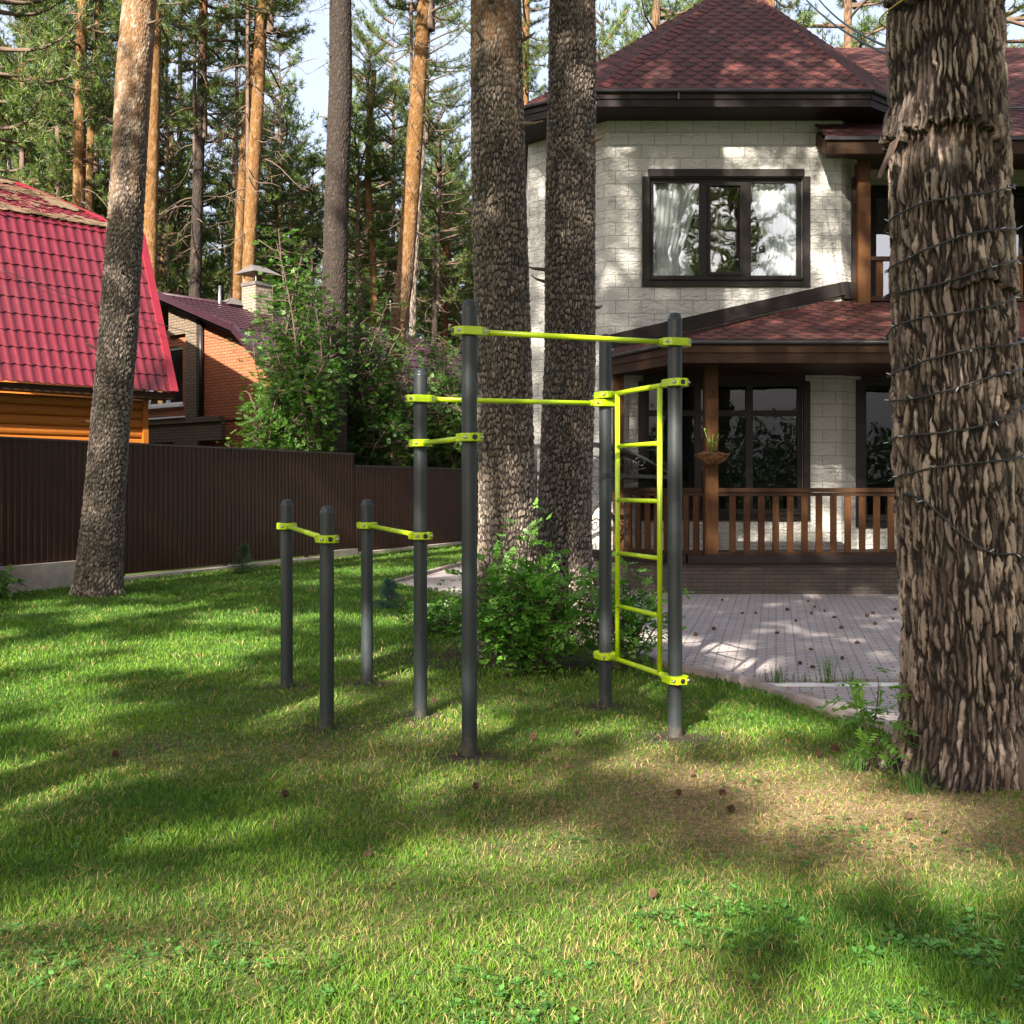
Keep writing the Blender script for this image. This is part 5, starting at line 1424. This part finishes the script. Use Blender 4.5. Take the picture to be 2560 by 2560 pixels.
# ================================================================== SHRUBS
def pinnate(P0, D, N, L, np_, ll, lw, rg, cols, droop=.25):
    """compound leaves: arrays of leaflets (quads) for M leaves"""
    M = len(P0); Vs = []; Cs = []
    S = unit(np.cross(N, D))
    for i in range(np_):
        s = .28 + .66 * i / max(1, np_ - 1); b = P0 + D * (L * s)[:, None] + np.array([0, 0, -1.0]) * (droop * L * s * s)[:, None]
        sz = (1 - abs(s - .55) * .7)
        for sg in (-1, 1):
            d = unit(S * sg * 1.0 + D * .45 + N * rg.uniform(-.35, .25, (M, 1)) + rg.normal(size=(M, 3)) * .06); w = unit(np.cross(d, N)) * lw * sz; l = ll * sz * rg.uniform(.8, 1.15, (M, 1))
            Vs.append(np.stack([b, b + d * l * .42 + w, b + d * l - [0, 0, .1 * ll], b + d * l * .42 - w], 1)); Cs.append(cols * rg.uniform(.88, 1.12, (M, 1)))
    b = P0 + D * L[:, None] * .95 + np.array([0, 0, -1.0]) * (droop * L)[:, None]; w = S * lw
    Vs.append(np.stack([b, b + D * ll * .42 + w, b + D * ll, b + D * ll * .42 - w], 1)); Cs.append(cols)
    V = np.concatenate(Vs).reshape(-1, 3); C = np.repeat(np.concatenate(Cs), 4, 0)
    return V, np.arange(len(V)).reshape(-1, 4), C


def shrub(name, loc, label, cat, h, rx, ry, nst, nleaf, leafL, npairs, ll, lw, c0, c1, seed, group=None, low=.12, sparse=0.0, prof=None):
    rg = np.random.default_rng(seed); root = empty(name, loc, label, cat, group)
    P0 = []; Ds = []; paths = []
    for k in range(nst):
        a = rg.uniform(0, 6.283); q = rg.random() ** .6; hh = h * rg.uniform(.55, 1.0) * (1 - .35 * q)
        e = np.array([rx * q * math.cos(a), ry * q * math.sin(a), hh]); b = np.array([e[0] * .2, e[1] * .2, 0.0]); s = np.linspace(0, 1, 9)
        p = b + (e - b) * s[:, None] + np.stack([.10 * h * np.sin(s * 3 + k) * s * .6, .10 * h * np.cos(s * 2.5 + k * 2) * s * .6, -.10 * h * q * s ** 3], -1)
        paths.append((p, (.004 + .006 * h) * (1 - .8 * s)))
        n = int(nleaf / nst)
        for j in range(n):
            t = low + (1 - low) * rg.random() ** .8; i = min(7, int(t * 8)); c = p[i] + (p[i + 1] - p[i]) * (t * 8 - i)
            out = rg.normal(size=3); out[2] = abs(out[2]) * .4 - .05; out = unit(out); tw = rg.random() ** .7 * min(rx, ry) * .55
            c2 = c + out * tw
            if tw > .10 and j % 3 == 0: paths.append((np.array([c, c + out * tw * .5 + [0, 0, .02], c2]), np.array([.004, .003, .0015]) * (1 + h * .25)))
            c2 = c2 + rg.normal(size=3) * .02; P0.append(c2); Ds.append(unit(out + rg.normal(size=3) * .5 + [0, 0, .1]))
    P0 = np.array(P0); Ds = np.array(Ds); ok = P0[:, 2] > .03; P0 = P0[ok]; Ds = Ds[ok]; M = len(P0)
    N = unit(rg.normal(size=(M, 3)) * .45 + [0, 0, 1.0]); N = unit(N - Ds * (N * Ds).sum(1, keepdims=True))
    t = rg.random((M, 1)); cols = np.array([c0]) * (1 - t) + np.array([c1]) * t
    V, F4, C = pinnate(P0, Ds, N, leafL * rg.uniform(.7, 1.2, M), npairs, ll, lw, rg, cols)
    link('foliage', fast_mesh('foliage', V, None, F4, MT['leaf'], False, {'col': C}), root, False)
    bv, bf = thin_tubes(paths, 5); link('stems', fast_mesh('stems', bv, None, bf, MT['twig'], True), root, False)
    return root


def build_shrubs():
    G0, G1 = (.050, .145, .020), (.14, .30, .04)
    shrub('rose_bush', (.16, 9.05, 0), 'dense dark green bush at the foot of the two thick pines', 'bush', 1.32, .52, .44, 25, 1900, .10, 3, .045, .0175, G0, G1, 1)
    shrub('rose_bush', (.92, 9.25, 0), 'loose leggy bush behind the ladder, through which the pavers show', 'bush', 1.25, .42, .35, 14, 520, .10, 3, .045, .0175, G0, G1, 2)
    shrub('rose_bush', (-.78, 11.0, 0), 'small open bush behind the tall middle post', 'bush', 0.52, .40, .3, 12, 420, .085, 3, .038, .0145, G0, (.045, .10, .02), 3)
    shrub('rowan_tree', (-4.62, 23.3, 0), 'tall leafy rowan with long stems hiding the right side of the brick house', 'rowan', 7.7, .74, .74, 60, 9000, .17, 5, .062, .0165, (.030, .085, .016), (.085, .175, .026), 4)
    shrub('rowan_tree', (-5.45, 22.6, 0), 'lower leafy rowan against the sunny orange brick wall', 'rowan', 3.7, .45, .5, 14, 900, .17, 5, .062, .0165, (.03, .085, .016), (.09, .17, .026), 5)
    shrub('rowan_tree', (-3.55, 26.2, 0), 'airy rowan between the stout dark pine and the slanting orange one', 'rowan', 8.6, 1.2, 1.0, 44, 8200, .17, 5, .062, .0165, (.025, .075, .016), (.075, .155, .024), 6)
    shrub('rowan_tree', (-2.0, 28.8, 0), 'airy rowan before the plum roof left of the tallest post', 'rowan', 7.4, 1.4, .9, 40, 6500, .17, 5, .062, .0165, (.03, .08, .016), (.08, .16, .024), 7)
    shrub('rowan_tree', (-1.75, 33.5, 0), 'light green rowan behind the plum roof beside the first thick pine', 'rowan', 6.8, 1.0, 1.0, 18, 1600, .20, 5, .08, .022, (.05, .11, .02), (.11, .20, .03), 8)
    shrub('leafy_shrub', (-6.78, 14.4, 0), 'bright green shrub cut by the left picture edge by the concrete footing', 'shrub', .55, .28, .28, 10, 260, .10, 4, .045, .016, (.05, .13, .02), (.10, .22, .03), 9)
    shrub('rowan_sapling', (1.90, 5.92, 0), 'bright feathery rowan sapling left of the big close pine', 'sapling', .70, .13, .10, 3, 36, .19, 6, .060, .0135, (.085, .20, .03), (.17, .33, .05), 10, None, .25)
    # small spruces
    def spruce(loc, h, w, label, seed, cc):
        rg = np.random.default_rng(seed); root = empty('spruce_seedling', loc, label, 'spruce'); TP = []; TD = []; paths = [(np.array([[0, 0, 0], [0, 0, h]]), np.array([.012, .004]))]
        for z in np.arange(.06, h, .05):
            for k in range(6):
                a = rg.uniform(0, 6.28); l = w * (1 - .8 * z / h) * rg.uniform(.7, 1.1); d = np.array([math.cos(a), math.sin(a), .12]); paths.append((np.array([[0, 0, z], d * l + [0, 0, z]]), np.array([.004, .002])))
                for s in np.linspace(.25, 1, 12): TP.append(d * l * s + [0, 0, z] + rg.normal(size=3) * .012); TD.append(d)
        V, F3, C = tuft_arrays(np.array(TP), unit(np.array(TD)), 9, .03, .006, rg, np.array([cc]) * rg.uniform(.7, 1.3, (len(TP), 1)), .9)
        link('foliage', fast_mesh('foliage', V, F3, None, MT['needle'], False, {'col': C}), root, False)
        bv, bf = thin_tubes(paths, 5); link('stems', fast_mesh('stems', bv, None, bf, MT['twig'], True), root, False)
    spruce((-1.49, 13.4, 0), .40, .25, 'small blue-green spruce in the lawn by the back path corner', 20, (.030, .085, .075))
    spruce((-4.55, 18.6, 0), .55, .26, 'thin dark spruce seedling at the foot of the fence', 21, (.035, .075, .03))


# ================================================================== LAWN
TRUNKS = [(-5.63, 14.95, .33), (-.04, 9.96, .30), (.5, 11.0, .29), (2.48, TY, .40)]


def build_lawn():
    rg = np.random.default_rng(31)
    def scatter(y0, y1, dens, margin):
        n = int(dens * (y1 - y0) * (1.0 * (y0 + y1) / 2 + 2 * margin)); y = rg.uniform(y0, y1, n); x = rg.uniform(-1, 1, n) * (.5 * (y0 + y1) / 2 * 1.0 + margin); return x, y
    xs, ys = [], []
    for y0, y1, d in ((2.3, 3.2, 11000), (3.2, 4, 10500), (4, 5, 8600), (5, 6, 6600), (6, 7.5, 4600), (7.5, 9, 2900), (9, 12, 1600), (12, 16, 700), (16, 20, 420), (20, 29, 240)):
        x, y = scatter(y0, y1, d, .7 if y0 < 12 else .3); xs.append(x); ys.append(y)
    x = np.concatenate(xs); y = np.concatenate(ys)
    dry, bare = soil_masks(x, y)
    keep = ~in_poly(x, y, PAVE)
    for tx, ty, r in TRUNKS: keep &= np.hypot(x - tx, y - ty) > r
    for p in POSTS: keep &= np.hypot(x - p[0], y - p[1]) > .055
    f = FD; keep &= ((x - FA[0]) * f.y - (y - FA[1]) * f.x) > .15
    cl = .55 * fbm(x * 5, y * 5, 55, 3) + .45 * fbm(x * 17, y * 17, 56, 2)
    keep &= rg.random(len(x)) < np.clip(1.08 - .55 * dry - .85 * bare, .06, 1) * (.55 + .75 * cl)
    x, y, dry, bare, cl = x[keep], y[keep], dry[keep], bare[keep], cl[keep]; n = len(x)
    lush = np.exp(-(((x - 1.35) / .6) ** 2 + ((y - 3.75) / .38) ** 2)) + .6 * sstep(9, 13, y) + .5 * np.exp(-(((x - 2.1) / .5) ** 2 + ((y - 3.4) / .5) ** 2))
    h = rg.uniform(.019, .040, n) * (.30 + 1.45 * cl) * (1 - .35 * dry) * (1 + .25 * np.clip(lush, 0, 1)); tall = rg.random(n) < .012; h[tall] *= 1.9
    h *= np.where(y > 8, 1.15, 1.0)
    w = rg.uniform(.0022, .0042, n) * np.clip(y / 4.2, 1, 4.2)
    a = rg.uniform(0, 6.283, n); lean = rg.uniform(.15, 1.15, n) * h * (1 + .4 * dry); la = rg.uniform(0, 6.283, n)
    z = ground_h(x, y) + .018 * (fbm(x * 1.3, y * 1.3, 5, 4) - .5) - .004
    p = np.stack([x, y, z], -1); s = np.stack([np.cos(a), np.sin(a), a * 0], -1) * w[:, None] / 2; l = np.stack([np.cos(la), np.sin(la), la * 0], -1) * lean[:, None]
    up = np.zeros((n, 3)); up[:, 2] = h
    V = np.stack([p - s, p + s, p + l * .38 + up * .62 + s * .8, p + l * .38 + up * .62 - s * .8, p + l + up * .97], 1).reshape(-1, 3)
    b = np.arange(n)[:, None] * 5; F4 = b + np.array([[0, 1, 2, 3]]); F3 = b + np.array([[3, 2, 4]])
    mot = fbm(x * 3.2, y * 3.2, 62, 4)
    t = np.clip(rg.normal(.45, .26, n) + .35 * (fbm(x * 1.1, y * 1.1, 61, 3) - .5) + 1.1 * (mot - .5), 0, 1)[:, None]
    g0, g1 = np.array([[.038, .115, .010]]), np.array([[.155, .275, .026]]); straw = np.array([[.40, .31, .13]]); deep = np.array([[.040, .115, .016]])
    c = g0 * (1 - t) + g1 * t
    c = c * (1 - .6 * np.clip(lush, 0, 1)[:, None]) + deep * .6 * np.clip(lush, 0, 1)[:, None] * (.8 + .5 * t)
    sw = (rg.random(n) < (.015 + .46 * dry + .12 * sstep(.52, .70, fbm(x * 2.3 + 5, y * 2.3, 63, 4))))[:, None]; c = np.where(sw, straw * rg.uniform(.55, 1.15, (n, 1)), c)
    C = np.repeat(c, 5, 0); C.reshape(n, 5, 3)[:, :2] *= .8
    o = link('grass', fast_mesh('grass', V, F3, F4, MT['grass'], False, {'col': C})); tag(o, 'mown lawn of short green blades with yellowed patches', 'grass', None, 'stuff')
    # broad-leaved weeds and clover
    m = 9000; yy = 3.0 + 9 * rg.random(m) ** 1.6; xx = rg.uniform(-.52, .52, m) * yy
    pch = fbm(xx * 1.7 + 3, yy * 1.7, 81, 3) - .05 + .5 * np.exp(-(((xx - 1.35) / .5) ** 2 + ((yy - 3.75) / .32) ** 2)); d2, b2 = soil_masks(xx, yy)
    keep = (pch > .54 + .12 * rg.random(m)) & ~in_poly(xx, yy, PAVE)
    for tx, ty, r in TRUNKS: keep &= np.hypot(xx - tx, yy - ty) > r
    xx, yy = xx[keep], yy[keep]; m = len(xx)
    k = 5; ang = rg.uniform(0, 6.283, (m, 1)) + np.arange(k) * 1.2566 + rg.uniform(-.4, .4, (m, k)); L = rg.uniform(.010, .030, (m, 1)) * (1 + .5 * np.exp(-(((xx - 1.35) / .6) ** 2 + ((yy - 3.75) / .4) ** 2)))[:, None] * rg.uniform(.7, 1.1, (m, k)); el = rg.uniform(.15, .9, (m, k))
    base = np.stack([xx, yy, ground_h(xx, yy) + rg.uniform(.008, .03, m)], -1)[:, None]
    d = np.stack([np.cos(ang) * np.cos(el), np.sin(ang) * np.cos(el), np.sin(el)], -1); sd = np.stack([-np.sin(ang), np.cos(ang), ang * 0], -1); L = L[..., None]
    V = np.stack([base + d * .004, base + d * L * .6 + sd * L * .30, base + d * L - [0, 0, .006], base + d * L * .6 - sd * L * .30], 2).reshape(-1, 3)
    cc = np.array([[.045, .135, .030]]) * rg.uniform(.6, 1.7, (m, 1)) + np.array([[.03, .03, .0]]) * rg.random((m, 1)); C = np.repeat(cc, k * 4, 0)
    o = link('clover', fast_mesh('clover', V, None, np.arange(len(V)).reshape(-1, 4), MT['leaf'], False, {'col': C})); tag(o, 'low clover and plantain leaves spread through the lawn', 'clover', None, 'stuff')
    # dry pine needles and bits
    m = 9000; yy = 3.0 + 7 * rg.random(m) ** 1.3; xx = rg.uniform(-.52, .56, m) * yy; d2, b2 = soil_masks(xx, yy); keep = (rg.random(m) < .10 + 1.0 * d2) & ~in_poly(xx, yy, PAVE); xx, yy = xx[keep], yy[keep]
    px2 = rg.uniform(1.2, 5.5, 500); py2 = rg.uniform(8.6, 15.2, 500); ke = np.array(PAVE_EDGE); kt = rg.uniform(0, 8.99, 1500); ki = kt.astype(int); kp = ke[ki] + (ke[ki + 1] - ke[ki]) * (kt - ki)[:, None] + np.stack([np.abs(rg.normal(.10, .09, 1500)), rg.normal(0, .04, 1500)], -1)
    xx = np.concatenate([xx, px2, kp[:, 0], rg.uniform(2.0, 4.6, 350)]); yy = np.concatenate([yy, py2, kp[:, 1], 8.62 + np.abs(rg.normal(0, .08, 350))]); m = len(xx)
    a = rg.uniform(0, 6.283, m); l = rg.uniform(.02, .055, m)[:, None]; d = np.stack([np.cos(a), np.sin(a), rg.uniform(-.15, .3, m)], -1); s = np.stack([-np.sin(a), np.cos(a), a * 0], -1) * (.0016 * np.clip(yy / 4, 1, 3))[:, None]
    zz = np.where(in_poly(xx, yy, PAVE), .006, ground_h(xx, yy) + .018 * (fbm(xx * 1.3, yy * 1.3, 5, 4) - .5) + rg.uniform(.004, .022, m)); b = np.stack([xx, yy, zz], -1)
    V = np.stack([b - d * l - s, b - d * l + s, b + d * l + s * .5, b + d * l - s * .5], 1).reshape(-1, 3); C = np.repeat(np.array([[.36, .22, .10]]) * rg.uniform(.35, 1.3, (m, 1)), 4, 0)
    o = link('pine_needles', fast_mesh('pine_needles', V, None, np.arange(len(V)).reshape(-1, 4), MT['grass'], False, {'col': C})); tag(o, 'dry fallen pine needles strewn over lawn and pavers', 'needles', None, 'stuff')


def build_small_things():
    # pine cones
    m = MB(); rg = random.Random(2)
    for r in range(7):
        z = .004 + r * .0072; rad = .021 * math.sin(.5 + r * .40) + .002; k = 8
        for j in range(k):
            a = (j + .5 * (r % 2)) / k * 6.283; c, s = math.cos(a), math.sin(a); w = .009
            b = Vector((c * rad * .35, s * rad * .35, z)); t = Vector((c * rad * 1.25, s * rad * 1.25, z + .010)); sd = Vector((-s, c, 0)) * w
            m.face([b - sd * .4, t - sd, t + Vector((0, 0, .003)), t + sd, b + sd * .4]); m.face([b - sd * .4 + Vector((0, 0, .004)), b + sd * .4 + Vector((0, 0, .004)), t + sd, t - sd])
    m.tube([(0, 0, 0), (0, 0, .025), (0, 0, .052)], [.010, .014, .003], 8)
    proto = None
    pav = [(1804, 1501), (1860, 1535), (1892, 1535), (1974, 1527), (2020, 1505), (2036, 1522), (2031, 1537), (2058, 1531), (1994, 1555), (2091, 1545), (2099, 1572), (1948, 1584), (1785, 1576), (1734, 1590), (2148, 1610),
           (2022, 1626), (2002, 1660), (2031, 1669), (2194, 1562), (2170, 1543), (2242, 1526), (2236, 1549), (2177, 1535), (2109, 1651)]
    law = [(1080, 1768), (1262, 1699), (1330, 1853), (1448, 1843), (1726, 1948), (1800, 1985), (1818, 2030), (300, 1900), (470, 1815), (2280, 2055), (1640, 2250), (160, 1570), (1425, 1925), (1690, 1995), (2040, 1895), (2090, 1880),
           (700, 2000), (930, 2150), (1300, 1735), (610, 1770), (1180, 1980), (380, 1700)]
    for lst, lab, grp in ((pav, 'small brown pine cone lying on the grey pavers', 'pine cones on the pavers'), (law, 'brown pine cone lying open in the lawn', 'pine cones in the lawn')):
        for px, py in lst:
            x, y = G(px, py)
            if proto is None: proto = o = m.build('pine_cone', MT['cone'])
            else: o = proto.copy(); COL.objects.link(o)
            o.location = (x, y, .016 if lst is pav else .024); o.rotation_euler = (R(90) + rg.uniform(-.5, .5), rg.uniform(-.4, .4), rg.uniform(0, 6.28)); s = rg.uniform(.55, .9); o.scale = (s, s, s)
            tag(o, lab, 'pine cone', grp)
    # weeds growing from the paving joint
    for i, (px, py, h, n, lab) in enumerate(((1945, 1712, .17, 46, 'bushy grass tuft growing at the left part of the white kerb strip'), (2072, 1712, .26, 42, 'tallest feathery grass tuft growing at the white kerb strip'),
                                             (2128, 1708, .13, 34, 'low broad grass tuft at the white kerb strip behind the sapling'), (1882, 1712, .12, 12, 'thin grass tuft at the corner where white kerb strip meets the lawn'),
                                             (2010, 1708, .09, 14, 'smallest grass tuft between the two bigger ones on the white kerb strip'), (2150, 1930, .16, 70, 'leafy grass tuft at the foot of the rowan sapling'), (2290, 1985, .16, 60, 'dark grass tuft against the base of the big close pine'))):
        x, y = G(px, py); rgn = np.random.default_rng(90 + i); V = []; C = []
        F4 = []; F3 = []
        for k in range(n):
            a = rgn.uniform(0, 6.28); q = rgn.random() * (.09 if h < .2 else .06); hh = h * rgn.uniform(.45, 1.1); la = rgn.uniform(0, 6.28); ln = hh * rgn.uniform(.1, .55); w = .004
            p = np.array([q * math.cos(a) * 1.4, q * math.sin(a) * .5, -.01]); s = np.array([math.cos(a + 1), math.sin(a + 1), 0]) * w / 2; l = np.array([math.cos(la), math.sin(la), 0]) * ln; b = len(V)
            V += [p - s, p + s, p + l * .4 + [0, 0, hh * .65] + s, p + l * .4 + [0, 0, hh * .65] - s, p + l + [0, 0, hh]]; F4.append((b, b + 1, b + 2, b + 3)); F3.append((b + 3, b + 2, b + 4))
            C += [np.array([.055, .12, .025]) * rgn.uniform(.6, 1.6)] * 5
        o = link('grass_tuft', fast_mesh('grass_tuft', V, F3, F4, MT['grass'], False, {'col': np.array(C)})); o.location = (x, y, .012); tag(o, lab, 'grass tuft', 'weeds along the paving')
# ================================================================== LIGHT, CAMERA, ACTION
SUN_EL = 32.0
SUN_DIR = (-0.38, -0.925)      # plan direction from the scene to the sun: behind the viewer, to the left
SUN_E, SKY, EXPO = 5.0, 0.10, 2.15


def build_light():
    w = bpy.data.worlds.new('World'); SC.world = w; w.use_nodes = True
    nt = w.node_tree; bg = nt.nodes['Background']; sky = nt.nodes.new('ShaderNodeTexSky'); sky.sky_type = 'NISHITA'; sky.sun_disc = False
    sky.sun_elevation = R(SUN_EL); sky.sun_rotation = math.atan2(SUN_DIR[0], SUN_DIR[1]); sky.air_density = 1.0; sky.dust_density = 8.0; sky.ozone_density = 1.2
    mx = nt.nodes.new('ShaderNodeMix'); mx.data_type = 'RGBA'; mx.inputs[0].default_value = 0.6; mx.inputs[7].default_value = (2.5, 2.65, 3.2, 1)   # thin bright cloud veil
    nt.links.new(sky.outputs[0], mx.inputs[6]); nt.links.new(mx.outputs[2], bg.inputs[0]); bg.inputs[1].default_value = SKY
    sd = bpy.data.lights.new('sun', 'SUN'); sd.energy = SUN_E; sd.angle = R(0.53); sd.color = (1.0, 0.92, 0.79)
    so = bpy.data.objects.new('sun', sd); COL.objects.link(so)
    el = R(SUN_EL); v = Vector((SUN_DIR[0] * math.cos(el), SUN_DIR[1] * math.cos(el), math.sin(el))); so.location = v * 60
    so.rotation_euler = (-v).to_track_quat('-Z', 'Y').to_euler()
    cd = bpy.data.cameras.new('camera'); cam = bpy.data.objects.new('camera', cd); COL.objects.link(cam)
    cd.sensor_width = 36; cd.lens = 36 * F / 2560; cd.shift_y = -(HZ - 1280) / 2560 * -1; cd.clip_start = .05; cd.clip_end = 2000
    cam.location = (0, 0, CAMZ); cam.rotation_euler = (R(90), R(0), 0); SC.camera = cam
    vs = SC.view_settings; vs.view_transform = 'Standard'; vs.look = 'None'; vs.exposure = EXPO; vs.gamma = 1
    SC.render.engine = 'CYCLES'; c = SC.cycles
    c.max_bounces = 8; c.transparent_max_bounces = 12; c.diffuse_bounces = 3; c.glossy_bounces = 3; c.transmission_bounces = 4
    c.sample_clamp_indirect = 6.0; c.caustics_reflective = False; c.caustics_refractive = False


build_light()
build_frames(); build_ground(); build_fences()
build_log_house(); build_brick_house(); build_white_house(); build_house_extras()
PN = build_pines(); build_woods(PN); build_shrubs(); build_lawn(); build_small_things()
